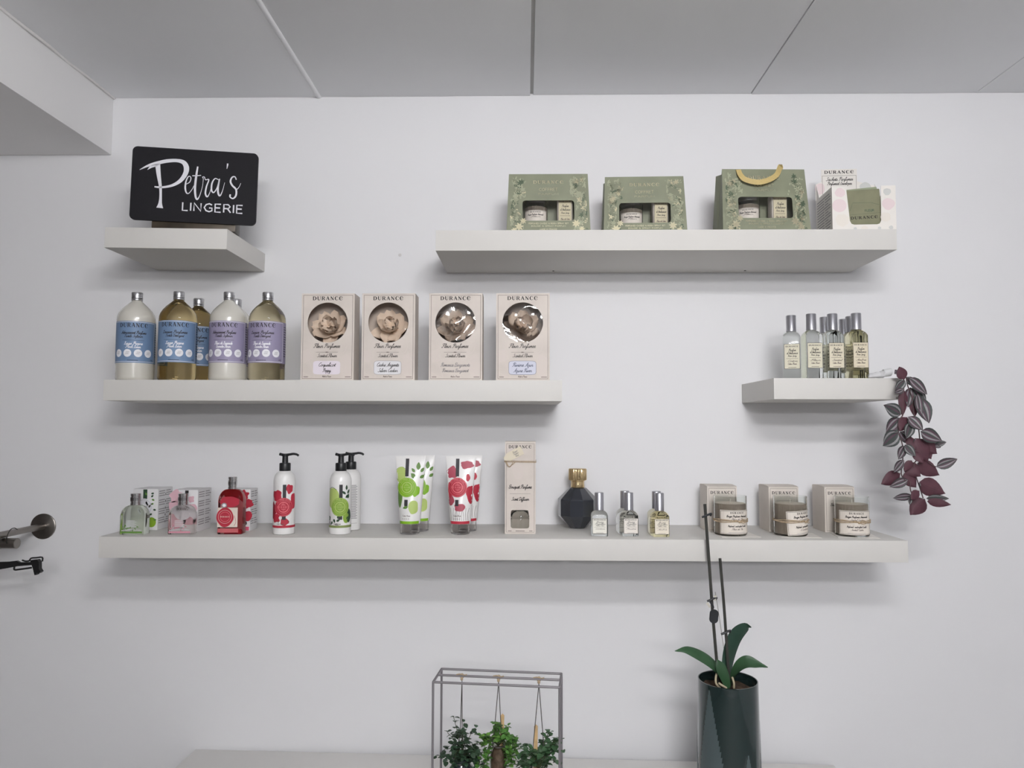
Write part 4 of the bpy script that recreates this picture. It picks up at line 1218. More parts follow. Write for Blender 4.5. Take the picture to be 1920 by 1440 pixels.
# ------------------------------------------------------------------ reed diffuser carton
def diffuser():
    W, H, D = .0755, .2255, .06
    x, y = -.0140, -.184
    t = thing('diffuser_box', 'tall cream diffuser box tied with string and a paper tag', 'box', (x, y, Z_BO + E0), 0)
    fn = on_plane((0, 0, 0))
    mb = MB()
    win = shift(rrect(.0455, .0445, .006, 4), -.0005, .0355)
    plate(mb, [[(-W / 2, 0), (W / 2, 0), (W / 2, H), (-W / 2, H)], win[::-1]], CREAM, fn, .0007, KRAFT)
    fp = mb.build('front_panel', t, sharp=20)
    for sg in (-1, 1):
        MB().box(sg * W / 2 - (.0007 if sg > 0 else 0), sg * W / 2 + (.0007 if sg < 0 else 0), .0008, D, 0, H - .0008, CREAM).build('side_panel', t)
    MB().box(-W / 2 + .0008, W / 2 - .0008, D - .0007, D, 0, H - .0008, KRAFT).build('back_panel', t)
    MB().box(-W / 2, W / 2, .0008, D, H - .0007, H, CREAM).build('top_flap', t)
    MB().box(-W / 2 + .0008, W / 2 - .0008, .0008, D - .0008, 0, .0008, KRAFT).build('bottom_panel', t)
    fm = MB()
    plate(fm, [shift(rrect(.049, .048, .006, 4), -.0005, .0355)], film_mat('window_film', .25, .03), lambda u, v, e: fn(u, v, e - .0012), .0001)
    fm.build('window_film', t)
    p = Print()
    p.frame(-W / 2 + .0036, .0036, W / 2 - .0032, H - .005, .0006, BORDER, 1)
    p.text(SERIF, 'DURANCE', -.0005, H - .0165, .0075, INK, 1, width=.056)
    p.text(SCR, 'Bouquet Parfume', -.0005, .1105, .0046, INK, 1, wt=.24, width=.056, shear=.3)
    p.rect(-.026, .0975, .025, .0980, INKB, 1)
    p.text(SCR, 'Scent Diffuser', -.0005, .0810, .0042, INK, 1, wt=.24, width=.043, shear=.3)
    p.blob(-.005, .150, .014, .018, VEIN, 0, 3, .2)
    p.blob(.026, .07, .008, .03, VEIN, 0, 5, .1)
    p.rect(-.030, .0065, -.021, .0078, INKB, 1)
    p.rect(-.011, .0065, .011, .0078, INKB, 1)
    p.rect(.022, .0065, .030, .0078, INKB, 1)
    p.build('lettering', fn, fp, .00018)
    s = MB()
    z = .1755
    q = .0012
    for dz in (0, .0026):
        s.tube([(-W / 2 - q, -q, z + dz), (W / 2 + q, -q, z - .001 + dz), (W / 2 + q, D + q, z + dz), (-W / 2 - q, D + q, z + dz), (-W / 2 - q, -q, z + dz)], .0009, TWINE, 6, 0)
    s.tube([(-.034, -.002, z), (-.028, -.003, z - .011), (-.019, -.003, z - .006), (-.012, -.002, z)], .0009, TWINE, 6)
    s.tube([(-.036, -.002, z + .002), (-.032, -.003, z - .008), (-.025, -.0025, z - .012), (-.018, -.002, z - .001)], .0008, TWINE, 6)
    s.ball((-.036, -.002, z + .003), .0028, .002, .0028, TWINE)
    s.build('string', t)
    g = MB()
    g.prism([(0, -.003), (.012, -.0105), (.050, -.0105), (.050, .0105), (.012, .0105), (0, .004)], -.0004, .0004, mat('tag_paper', (220, 211, 190), .7))
    g = g.build('paper_tag', t)
    g.location = (-.0395, -.0042, z + .006)
    g.rotation_euler = (0, R(-28), 0)
    p = Print()
    for k in range(3):
        p.text(SCR, ('Bouquet', 'Parfume', 'Reeds')[k], .032, .003 - .0055 * k, .0021, INKG, 1, wt=.2, shear=.3)
    p.build('lettering', on_plane((0, -.0004, 0)), g, .0002)
    b = thing('diffuser_bottle', 'clear glass bottle seen through the window of the tall diffuser box', 'bottle', (x, y + .030, Z_BO + .002))
    m = MB()
    m.lathe([(0, 0), (.023, 0), (.025, .002), (.025, .030), (.024, .034), (.0255, .036), (.0255, .040), (.022, .046), (.013, .052), (.012, .066), (0, .066)], GLASS, 36)
    m.build('glass', b)
    MB().lathe([(0, .0663), (.0135, .0663), (.0135, .082), (.012, .083), (0, .083)], CHROME, 28).build('cap', b)
diffuser()
# ------------------------------------------------------------------ black faceted bottle
def black_bottle():
    t = thing('faceted_bottle', 'black faceted perfume bottle with a ribbed gold cap', 'bottle', (.1350, -.0675, Z_BO + E0), 11)
    BG = mat('smoked_glass', (46, 49, 56), .12, coat=.6, spec=.6)
    b = MB()
    n = 10
    def ring(r, z):
        return [(r * math.cos(2 * math.pi * (j + .5) / n), r * math.sin(2 * math.pi * (j + .5) / n), z) for j in range(n)]
    b.loft([ring(.0205, 0), (ring(.0225, .001)), ring(.0505, .031), ring(.052, .0335), ring(.052, .0735), ring(.0505, .076), ring(.0235, .1025), ring(.021, .104)], BG)
    b.build('faceted_body', t, sharp=12)
    GD = mat('gold_metal', (222, 198, 154), .22, metal=1.0)
    c = MB()
    c.lathe([(0, .1042), (.0175, .1042), (.0182, .106), (.0172, .114), (.0172, .1205), (.0200, .122), (.0200, .1235), (0, .1235)], GD, 40)
    c.build('collar', t)
    c = MB()
    c.lathe([(0, .1237), (.0228, .1237), (.0235, .1255), (.0235, .1500), (.0228, .1525), (.0215, .1535), (0, .1535)], GD, 144, flute=.06, nf=24)
    c.build('cap', t)
black_bottle()
# ------------------------------------------------------------------ small sprays on the lowest shelf
ZB = Z_BO + E0
PT = ('Brume', 'Oreiller', 'Pillow Mist')
spray('small clear spray bottle beside the black faceted bottle', (.1780, -.198, ZB), -2, 'small', CLEAR, 'small spray bottles', PT, 'Coton', (232, 230, 220))
spray('small clear spray bottle in front of its twin, middle of the small sprays', (.2500, -.196, ZB), 6, 'small', (240, 242, 240), 'small spray bottles', PT, 'Poudre', (232, 226, 218))
spray('small clear spray bottle tucked behind the middle small spray', (.2470, -.148, ZB), 3, 'small', (240, 242, 240), 'small spray bottles', PT, 'Poudre', (232, 226, 218))
spray('small yellowish spray bottle in front, nearest the candles', (.3225, -.205, ZB), 6, 'small', (246, 243, 220), 'small spray bottles', PT, 'Ambre', (232, 224, 208))
spray('small yellowish spray bottle behind the one nearest the candles', (.3240, -.157, ZB), 4, 'small', (246, 243, 220), 'small spray bottles', PT, 'Ambre', (232, 224, 208))
# ------------------------------------------------------------------ candle boxes, candles, cards
def candle_box(label, x, y):
    W, D, H = .0745, .080, .1125
    t = thing('candle_box', label, 'box', (x, y, ZB), 0, 'cream candle boxes')
    CB = mat('candle_card', (214, 206, 197), .6, noise=(20, .03))
    MB().box(-W / 2, W / 2, 0, D, 0, H - .001, CB, .0006).build('carton', t)
    l = MB()
    pr = [(0, H - .0009), (0, H), (.010, H + .0016), (D * .5, H + .0028), (D - .008, H + .0018), (D, H), (D, H - .0009)]
    l.loft([[(sx * (W / 2), yy, zz) for yy, zz in pr] for sx in (-1, 1)], CB)
    l.build('lid_flap', t)
    p = Print()
    p.frame(-W / 2 + .0035, .0035, W / 2 - .0035, H - .004, .0007, BORDER, 1)
    p.text(SERIF, 'DURANCE', 0, H - .0185, .0072, INK, 1, width=.058)
    p.rect(-.016, H - .0235, .016, H - .0229, INKG, 1)
    p.rect(-.02, H - .034, .02, H - .0336, INKB, 1)
    p.text(SCR, 'Bougie Parfumee', 0, H - .047, .0036, INK, 1, wt=.24, width=.046, shear=.3)
    p.text(SCR, 'Artisanale', 0, H - .056, .0034, INK, 1, wt=.24, width=.03, shear=.3)
    p.build('lettering', on_plane((0, 0, 0)), t, .0002)
candle_box('cream candle box behind the leftmost candle', .4945, -.126)
candle_box('cream candle box behind the middle candle', .6480, -.128)
candle_box('cream candle box behind the rightmost candle', .7865, -.130)
CARD = mat('white_card', (236, 232, 226), .55)
for lab, x, y, rz in (('white card lying under the leftmost candle', .5135, -.176, 4), ('white card lying under the middle candle', .6625, -.178, -6), ('white card lying under the rightmost candle', .8020, -.176, -9)):
    c = MB().box(-.050, .044, -.048, .034, 0, .0009, CARD)
    c = c.build('paper_card')
    c.location = (x, y, ZB)
    c.rotation_euler = (0, 0, R(rz))
    tag(c, lab, 'card', 'cards under the candles')
zc = ZB + .0012
candle('glass candle tied with string, leftmost of the three on the lowest shelf', (.5000, -.178, zc), 10, text2='Fleur de The')
candle('glass candle tied with string, its tilted label turned right, middle of three', (.6455, -.180, zc), 30, text2='Coton', tilt=4)
candle('glass candle tied with string, rightmost of the three on the lowest shelf', (.7935, -.182, zc), -7, text2='Santal Cedre')
# ------------------------------------------------------------------ plants: traced positions in metres
VINE=[(0.8734,-0.2923,1.6625,0.8604,-0.2970,1.6914,'m',0.62),
(0.8599,-0.2886,1.6820,0.8480,-0.2943,1.6745,'s',0.50),
(0.8789,-0.2815,1.6606,0.8573,-0.2785,1.6368,'s',0.50),
(0.8651,-0.2986,1.6384,0.8409,-0.3080,1.6298,'s',0.42),
(0.8840,-0.2917,1.6664,0.9236,-0.2915,1.6276,'s',0.36),
(0.9004,-0.2711,1.6470,0.9286,-0.2746,1.6116,'s',0.46),
(0.8936,-0.2756,1.6441,0.8844,-0.2792,1.5980,'s',0.42),
(0.8759,-0.2811,1.6412,0.8743,-0.2795,1.5774,'m',0.26),
(0.8678,-0.2812,1.5819,0.8244,-0.2911,1.6036,'s',0.50),
(0.9093,-0.2844,1.6192,0.9260,-0.2922,1.5616,'s',0.46),
(0.8990,-0.2802,1.6258,0.9041,-0.2772,1.5756,'m',0.36),
(0.8861,-0.2778,1.6686,0.9018,-0.2832,1.6450,'s',0.50),
(0.9013,-0.2906,1.6292,0.9104,-0.2871,1.5754,'s',0.30),
(0.8677,-0.2748,1.5729,0.8327,-0.2783,1.5381,'s',0.50),
(0.8605,-0.2789,1.5389,0.8188,-0.2889,1.5082,'s',0.55),
(0.8844,-0.2790,1.5755,0.8614,-0.2897,1.5429,'m',0.50),
(0.8816,-0.2879,1.5759,0.9089,-0.2968,1.5448,'s',0.50),
(0.8878,-0.2866,1.5617,0.8698,-0.2975,1.5255,'s',0.48),
(0.8671,-0.2744,1.5420,0.8973,-0.2720,1.5120,'s',0.45),
(0.9030,-0.2952,1.5430,0.9497,-0.2947,1.5211,'s',0.50),
(0.9467,-0.2720,1.5121,0.9736,-0.2749,1.5179,'s',0.42),
(0.9130,-0.2815,1.5233,0.9472,-0.2823,1.4910,'m',0.62),
(0.9004,-0.2848,1.5268,0.9263,-0.2870,1.4733,'m',0.55),
(0.8706,-0.2892,1.5114,0.8907,-0.2945,1.4854,'s',0.50),
(0.8725,-0.2826,1.5082,0.8522,-0.2931,1.4773,'s',0.42),
(0.8701,-0.2799,1.4754,0.8416,-0.2908,1.4478,'s',0.36),
(0.8783,-0.2750,1.4683,0.9077,-0.2869,1.4394,'m',0.60),
(0.9045,-0.2802,1.4695,0.9538,-0.2788,1.4419,'m',0.50),
(0.9494,-0.2749,1.4609,0.9913,-0.2863,1.4798,'s',0.40),
(0.8681,-0.2737,1.4452,0.8221,-0.2788,1.4203,'m',0.48),
(0.8803,-0.2790,1.4311,0.8381,-0.2784,1.4144,'s',0.38),
(0.8756,-0.2757,1.4462,0.8991,-0.2809,1.4135,'m',0.60),
(0.9009,-0.2910,1.4261,0.9602,-0.2880,1.4006,'m',0.50),
(0.8900,-0.2751,1.3934,0.8400,-0.2869,1.3897,'s',0.26),
(0.8966,-0.2965,1.4072,0.8736,-0.3053,1.3878,'m',0.50),
(0.9159,-0.2875,1.3896,0.9681,-0.2859,1.3893,'s',0.26),
(0.9174,-0.2908,1.3832,0.9664,-0.2991,1.3764,'m',0.30),
(0.9152,-0.2746,1.3884,0.8939,-0.2713,1.3672,'s',0.60),
(0.9181,-0.2818,1.3874,0.8863,-0.2785,1.3500,'m',0.62),
(0.9454,-0.2789,1.5097,0.9577,-0.2802,1.5055,'s',0.50),
(0.8855,-0.2743,1.5300,0.8990,-0.2860,1.5004,'m',0.50),
(0.8927,-0.2848,1.4961,0.9092,-0.2968,1.4695,'m',0.45),
(0.8859,-0.2903,1.4759,0.8701,-0.2876,1.4516,'m',0.50),
(0.9231,-0.2822,1.5046,0.9360,-0.2787,1.4789,'m',0.60),
(0.8785,-0.2935,1.3934,0.8742,-0.2960,1.3751,'s',0.40)]
VSTEM=[[(0.8583,-0.2830,1.6850),(0.8709,-0.2830,1.6760),(0.8781,-0.2830,1.6605),(0.8758,-0.2830,1.6243),(0.8733,-0.2830,1.5818),(0.8635,-0.2830,1.5677),(0.8619,-0.2830,1.5403),(0.8704,-0.2830,1.5113),(0.8702,-0.2830,1.4772),(0.8659,-0.2830,1.4449),(0.8748,-0.2830,1.4280)],
[(0.8647,-0.2830,1.6838),(0.8810,-0.2830,1.6734),(0.8867,-0.2830,1.6476),(0.8960,-0.2830,1.6192),(0.8988,-0.2830,1.5819),(0.9087,-0.2830,1.5473),(0.9109,-0.2830,1.5063),(0.9136,-0.2830,1.4859),(0.8962,-0.2830,1.4688),(0.8988,-0.2830,1.4416),(0.9080,-0.2830,1.4111),(0.9141,-0.2830,1.3892)],
[(0.8849,-0.2830,1.4280),(0.8860,-0.2830,1.4077),(0.8908,-0.2830,1.3975),(0.8973,-0.2830,1.3891)],
[(0.9268,-0.2830,1.4723),(0.9383,-0.2830,1.4638),(0.9458,-0.2830,1.4613)],
]
STICK1 =[(0.4141,-0.2800,1.3735),(0.4226,-0.2800,1.2333),(0.4296,-0.2800,1.1126),(0.4378,-0.2800,1.0024),(0.4420,-0.2800,0.9571)]
STICK2 =[(0.4473,-0.2800,1.2493),(0.4544,-0.2800,1.1489),(0.4593,-0.2800,1.0648),(0.4651,-0.2800,0.9645)]
WIRE =[(0.4353,-0.2800,1.1729),(0.4409,-0.2800,1.1367),(0.4475,-0.2800,1.0887),(0.4529,-0.2800,1.0455)]
LA =[(0.4578,-0.2800,0.9608),(0.4419,-0.2870,0.9975),(0.4102,-0.2950,1.0271),(0.3661,-0.3050,1.0487),(0.3351,-0.3100,1.0475)]
LB =[(0.4615,-0.2750,0.9591),(0.4667,-0.2680,1.0132),(0.4847,-0.2630,1.0638),(0.5070,-0.2680,1.0907),(0.5190,-0.2730,1.0925)]
LC =[(0.4637,-0.2850,0.9626),(0.4768,-0.2920,1.0006),(0.4964,-0.3000,1.0210),(0.5187,-0.3050,1.0193),(0.5433,-0.3100,1.0140)]
LD =[(0.4572,-0.3000,0.9642),(0.4474,-0.3070,0.9923),(0.4362,-0.3100,1.0166),(0.4298,-0.3080,1.0300)]
ROOT1 =[(0.4381,-0.3000,0.9640),(0.4286,-0.3050,0.9750),(0.4288,-0.3000,0.9851),(0.4326,-0.2950,0.9953)]
ROOT2 =[(0.4498,-0.3100,0.9675),(0.4367,-0.3150,0.9762),(0.4333,-0.3100,0.9779)]
ROOT3 =[(0.4692,-0.3000,0.9643),(0.4680,-0.3050,0.9777),(0.4673,-0.2950,0.9861)]
# ------------------------------------------------------------------ trailing purple plant
V_DK = mat('leaf_dark_green', (62, 68, 66), .55)
V_SI = mat('leaf_silver', (138, 136, 138), .5, noise=(120, .1))
V_PU = mat('leaf_purple', (84, 62, 74), .55, noise=(80, .1))
V_MA = mat('leaf_maroon', (80, 46, 56), .6, noise=(60, .12))
def vine_leaf(L, W, top, seed):
    """pointed leaf along +x, upper side towards -y, with silver bands each side of the midrib"""
    rd = random.Random(seed)
    b = MB()
    n = 7
    cols = 8
    bend = rd.uniform(.02, .10) * rd.choice((-1, 1))
    rows = []
    for i in range(n + 1):
        t = i / n
        w = W * L * (math.sin(math.pi * t ** .78) ** .85 if 0 < t < 1 else 0) / 2 + .0002
        row = []
        for j in range(cols + 1):
            s = (j - cols / 2) / (cols / 2)
            y = -.0016 - .10 * W * L * s * s * (1 if top == 's' else -1) + bend * L * (t - .5) ** 2 * 2
            row.append((t * L, y, s * w))
        rows.append(row)
    pat = [V_DK, V_PU, V_SI, V_PU, V_DK, V_SI, V_PU, V_DK]
    if seed % 3 == 0:
        pat = [V_DK, V_SI, V_DK, V_PU, V_DK, V_DK, V_SI, V_DK]
    for j in range(cols):
        m = pat[j] if top == 's' else V_MA
        m2 = V_MA if top == 's' else pat[j]
        vs, f = [], []
        for i in range(n + 1):
            vs += [rows[i][j], rows[i][j + 1]]
        f = [[2 * i, 2 * i + 1, 2 * i + 3, 2 * i + 2] for i in range(n)]
        b.add(vs, f, m)
        b.add([(x, y + .0005, z) for x, y, z in vs], [q[::-1] for q in f], m2)
    return b
def vine():
    t = thing('trailing_plant', 'trailing purple plant with silver-striped leaves hanging off the short shelf end', 'plant', (.885, -.27, Z_MR))
    inv = Vector((.885, -.27, Z_MR))
    for k, s in enumerate(VSTEM):
        MB().tube([Vector(p) - inv + Vector((0, .002, 0)) for p in s], .0013, mat('vine_stem', (84, 64, 66), .6), 6, 4).build('stem', t)
    for k, (x0, y0, z0, x1, y1, z1, kind, w) in enumerate(VINE):
        a, c = Vector((x0, y0, z0)) - inv, Vector((x1, y1, z1)) - inv
        d = c - a
        o = vine_leaf(d.length, w * 1.3, kind, k + 1).build('leaf', t, sharp=70)
        ex = d.normalized()
        ey = (Vector((0, 1, 0)) - ex * ex.y).normalized()
        ez = ex.cross(ey)
        M = Matrix((ex, ey, ez)).transposed().to_4x4()
        o.matrix_local = Matrix.Translation(a) @ M
vine()
# plastic sleeve at the foot of the plant
def sleeve():
    t = thing('plastic_sleeve', 'crumpled clear plastic sleeve lying at the foot of the purple plant', 'wrapper', (.845, -.238, Z_MR + E0))
    rd = random.Random(2)
    b = MB()
    rings = []
    for i in range(8):
        x = -.030 + .036 * i / 7
        k = .55 + .45 * i / 7
        rings.append([(x + rd.uniform(-.0015, .0015), (.012 * k) * math.cos(2 * math.pi * j / 12) * rd.uniform(.72, 1.15), .0105 * k + .0098 * k * math.sin(2 * math.pi * j / 12) * rd.uniform(.85, 1.0)) for j in range(12)])
    b.loft(rings, mat('crumpled_plastic', (238, 238, 240), .12, trans=.35, ior=1.2, coat=.6))
    b.build('crumpled_end', t, sharp=25)
    c = MB()
    c.loft([[(x, (.0095 + .001 * q) * math.cos(2 * math.pi * j / 16), .0125 + .003 * q + .0092 * math.sin(2 * math.pi * j / 16)) for j in range(16)] for q, x in ((0, .0062), (.5, .014), (1, .024))], mat('white_wrap', (214, 215, 216), .5))
    c.build('paper_wrap', t)
sleeve()
# ------------------------------------------------------------------ counter
ZK = .690
def counter():
    t = thing('counter', 'white counter top along the wall beneath the shelves', 'counter', (-.055, -.29, 0), -1.75)
    MB().box(-.835, .835, -.27, .262, ZK - .03, ZK, COUNTER, .0015).build('worktop', t)
    MB().box(-.82, .82, -.25, .25, .08, ZK - .0305, COUNTER).build('carcass', t)
    for k in range(3):
        d = MB().box(-.815 + .545 * k, -.275 + .545 * k, -.268, -.2505, .085, ZK - .034, COUNTER, .001).build('door', t)
        MB().box(-.56 + .545 * k, -.53 + .545 * k, -.282, -.2682, .54, .55, CHROME, .002).build('handle', d)
    MB().box(-.80, .80, -.22, .24, 0.0005, .0795, mat('plinth', (120, 118, 116), .6)).build('plinth', t)
counter()
# ------------------------------------------------------------------ wire rack with hanging jars
STEELD = mat('rack_steel', (136, 132, 136), .42, metal=.35)
RX, RY, RZ = -.060, -.352, -5.5
def rack():
    t = thing('plant_rack', 'grey metal rod rack with three glass jars of plants hung from it', 'rack', (RX, RY, ZK + E0), RZ)
    w, d, h = .1365, .044, .309
    r = .0026
    for y, z, n in ((-d, h, 'top_rod'), (d, h, 'top_rod'), (.004, h - .0005, 'hanging_rod'), (-d, r, 'base_rod'), (d, r, 'base_rod')):
        MB().tube([(-w, y, z), (w, y, z)], r, STEELD, 10, 0).build(n, t)
    for x in (-w, w):
        for z in (h, r):
            MB().tube([(x, -d, z), (x, d, z)], r, STEELD, 10, 0).build('side_rod', t)
        for y in (-d, d):
            MB().tube([(x, y, r), (x, y, h)], r, STEELD, 10, 0).build('post', t)
rack()
JARG = mat('jar_glass', (236, 236, 232), .03, trans=1.0, ior=1.2)
SOIL = mat('jar_soil', (112, 94, 80), .9, noise=(90, .4))
def small_leaf(name, L, W, m, fold=.25):
    b = MB()
    pr = [(0, .1), (.2, .75), (.45, 1), (.7, .88), (.9, .5), (1, .05)]
    vs = []
    for t, k in pr:
        for s in (-1, 0, 1):
            vs.append((t * L, s * k * W / 2, fold * W * abs(s) * k * .5 - .25 * L * t * t))
    f = []
    for i in range(len(pr) - 1):
        for j in range(2):
            f.append([3 * i + j, 3 * i + j + 1, 3 * i + j + 4, 3 * i + j + 3])
    b.add(vs, f, m)
    b.add([(x, y, z - .0003) for x, y, z in vs], [q[::-1] for q in f], m)
    return b.mesh(name, 70)
MRZ = Matrix.Translation((RX, RY, ZK)) @ Matrix.Rotation(R(RZ), 4, 'Z')
def hanging_jar(label, lx, zr, rj, hj, strings, leafm, leafm2, spots, nl, seed, stick, dark, stemtops, lscale):
    """lx: place along the rack, zr: rim height above the counter"""
    rd = random.Random(seed)
    o = MRZ @ Vector((lx, .004, 0))
    t = thing('hanging_jar_plant', label, 'plant', (o.x, o.y, ZK), RZ, 'plants in jars hanging in the rack')
    g = MB()
    z0 = zr - hj
    g.lathe([(0, z0), (rj * .8, z0), (rj, z0 + .006), (rj, zr - .022), (rj * .72, zr - .012), (rj * .70, zr - .006), (rj * .78, zr - .005), (rj * .78, zr), (rj * .66, zr), (rj * .66, zr - .012), (rj * .92, zr - .024), (rj * .92, z0 + .006), (0, z0 + .003)], dark or JARG, 32)
    g.build('glass_jar', t)
    s = MB()
    s.lathe([(0, z0 + .004), (rj * .86, z0 + .007), (rj * .88, zr - .028), (rj * .6, zr - .014), (0, zr - .010)], SOIL, 24)
    s.build('soil', t)
    w = MB()
    zt = .3095
    for sx in (-1, 1):
        w.tube([(0, 0, zt - .010), (strings[0 if sx < 0 else 1] * .9, -.003 * sx, zr + .02), (sx * rj * .80, 0, zr - .008)], .0009, mat('wire_dark', (92, 88, 86), .5, metal=.6), 6, 4)
    w.tube([(rj * .80 * math.cos(2 * math.pi * k / 20), rj * .80 * math.sin(2 * math.pi * k / 20), zr - .008) for k in range(21)], .0010, mat('wire_dark', (92, 88, 86), .5, metal=.6), 6, 0)
    w.build('wire_hanger', t)
    k = MB()
    k.tube([(.0038 * math.cos(2 * math.pi * q / 10), 0, zt - .0005 + .0044 * math.sin(2 * math.pi * q / 10)) for q in range(11)], .0014, TWINE, 6, 2)
    k.tube([(-.012, -.004, zt + .003), (-.004, -.005, zt + .005), (.005, -.005, zt + .003), (.012, -.005, zt + .0045)], .0012, TWINE, 6)
    k.ball((0, -.003, zt - .006), .0032, .003, .004, TWINE)
    k.build('twine_knot', t)
    if stick:
        q = MB()
        q.prism([(stick[0] - .004, zr - .012), (stick[0] + .004, zr - .012), (stick[0] + .004 + stick[2], stick[1] - .004), (stick[0] + stick[2], stick[1]), (stick[0] - .004 + stick[2], stick[1] - .004)], .006, .0075, mat('wood_stick', (206, 174, 128), .7, noise=(60, .15)))
        q.build('wooden_stick', t)
    st = MB()
    SM = mat('herb_stem', (70, 84, 54), .7)
    meshes = [small_leaf('leaf', .0105 * lscale, .0090 * lscale, leafm), small_leaf('leaf', .0088 * lscale, .0078 * lscale, leafm2), small_leaf('leaf', .0075 * lscale, .0066 * lscale, leafm)]
    leaves = 0
    base = Vector((0, 0, zr - .010))
    tips = [Vector(p) for p in stemtops]
    for i in range(nl):
        sp = rd.choice(spots)
        tips.append(Vector((sp[0] + rd.gauss(0, sp[2]), rd.uniform(-.03, .03), sp[1] + rd.gauss(0, sp[3]))))
    for i, tp in enumerate(tips):
        mid = (base + tp) / 2 + Vector((0, 0, .012 if tp.z > zr - .01 else .030))
        st.tube([base, mid, tp], .0006, SM, 4, 3)
        path = catmull([base, mid, tp], 6)
        n = 6 if i < len(stemtops) else 4
        for j in range(n):
            p = path[-1 - j * (2 if i < len(stemtops) else 1) * (1 if j < 4 else 1)] if j * 2 < len(path) - 2 else path[-2]
            a = rd.uniform(0, 360)
            for kk in range(2):
                o = obj('leaf', rd.choice(meshes), t)
                o.location = p + Vector((rd.uniform(-.002, .002), rd.uniform(-.002, .002), rd.uniform(-.002, .002)))
                o.rotation_euler = (R(rd.uniform(-25, 25)), R(rd.uniform(-45, 25)), R(a + 180 * kk + rd.uniform(-20, 20)))
                leaves += 1
    st.build('stems', t)
LG1, LG2 = mat('herb_dark', (52, 74, 54), .5, noise=(50, .25)), mat('herb_dark_teal', (60, 88, 66), .5, noise=(50, .2))
LG3, LG4 = mat('herb_bright', (78, 126, 54), .5, noise=(50, .2)), mat('herb_bright_light', (104, 150, 66), .5, noise=(50, .2))
LG5, LG6 = mat('herb_mid', (66, 100, 66), .5, noise=(50, .2)), mat('herb_mid_grey', (84, 112, 84), .5, noise=(50, .2))
hanging_jar('dark leafy plant in a dark jar, leftmost in the metal rack', -.082, .134, .026, .07, (-.007, .004), LG1, LG2,
            [(-.004, .168, .018, .014), (.010, .150, .020, .012), (-.030, .120, .012, .010), (.028, .128, .010, .012), (-.010, .130, .016, .012)], 34, 11, None, mat('jar_dark', (44, 54, 56), .12, coat=.5), [(-.018, -.004, .222), (.005, 0, .208), (.030, 0, .198), (-.032, 0, .185), (.036, 0, .165), (-.038, 0, .15)], 1.25)
hanging_jar('bright green plant in a clear jar, middle one in the metal rack', .0, .172, .0185, .09, (-.011, .008), LG3, LG4,
            [(-.018, .178, .014, .010), (.016, .182, .014, .010), (.030, .150, .010, .020), (-.030, .140, .008, .020), (.034, .125, .008, .012), (-.004, .192, .016, .006)], 40, 12, (.006, .229, .002), None, [(-.010, 0, .212), (.004, .004, .206)], 1.2)
hanging_jar('grey-green plant in a jar, rightmost in the metal rack', .089, .128, .022, .07, (-.016, .014), LG5, LG6,
            [(-.018, .160, .014, .012), (.008, .162, .016, .012), (.030, .150, .012, .018), (.0, .135, .020, .010), (-.028, .140, .008, .014)], 38, 13, (-.008, .209, .001), None, [(.046, -.006, .185), (.052, 0, .160), (.020, 0, .195)], 1.3)
# ------------------------------------------------------------------ vase with orchid
VX, VY, VZ = .4610, -.280, ZK + E0
def vase():
    t = thing('vase', 'tall dark green glazed vase with fir tree motifs', 'vase', (VX, VY, VZ))
    VM = mat('dark_green_glaze', (30, 46, 46), .14, coat=.8, noise=(5, .15))
    h = .2865
    prof = [(0, 0), (.066, 0), (.0695, .003), (.0705, .01), (.0698, .10), (.0680, .20), (.0668, h - .004), (.0662, h), (.0640, h), (.0630, h - .004), (.0650, .10), (.064, .012), (0, .010)]
    MB().lathe(prof, VM, 72).build('vase_body', t)
    def rr(v):
        for (r0, z0), (r1, z1) in zip(prof[2:6], prof[3:7]):
            if v <= z1:
                return r0 + (r1 - r0) * (v - z0) / (z1 - z0)
        return .0668
    MO = mat('fir_matt_glaze', (72, 84, 86), .4)
    p = Print()
    def fir(u, v0, hh, w, steps):
        lp = []
        pts = []
        rows = steps * 2
        for k in range(rows + 1):
            q = k / rows
            half = w / 2 * q * (1.0 if k % 2 == 0 else 1.12) + .0006
            for j in range(13):
                e = j / 6 - 1
                pts.append((u + half * e, v0 + hh * (1 - q) + (.004 if k % 2 else 0) * w / .04 * abs(e)))
        p.raw(pts, [[13 * i + j, 13 * i + 13 + j, 13 * i + 14 + j, 13 * i + j + 1] for i in range(rows) for j in range(12)], MO, 0)
    fir(-.060, .02, .255, .088, 22)
    fir(.026, .02, .125, .050, 14)
    fir(.092, .02, .18, .06, 14)
    fir(-.125, .02, .16, .06, 14)
    p.build('fir_motif', on_cyl(rr), t, .0003)
    s = MB()
    rd = random.Random(4)
    n = 28
    rings = []
    for k in range(7):
        r = .0635 * k / 6 + .0002
        rings.append([(r * math.cos(2 * math.pi * j / n), r * math.sin(2 * math.pi * j / n), h - .022 + rd.uniform(-.004, .004)) for j in range(n)])
    s.loft(rings, mat('bark_mix', (70, 54, 42), .9, noise=(80, .5)), caps=False)
    s.build('bark', t, sharp=10)
vase()
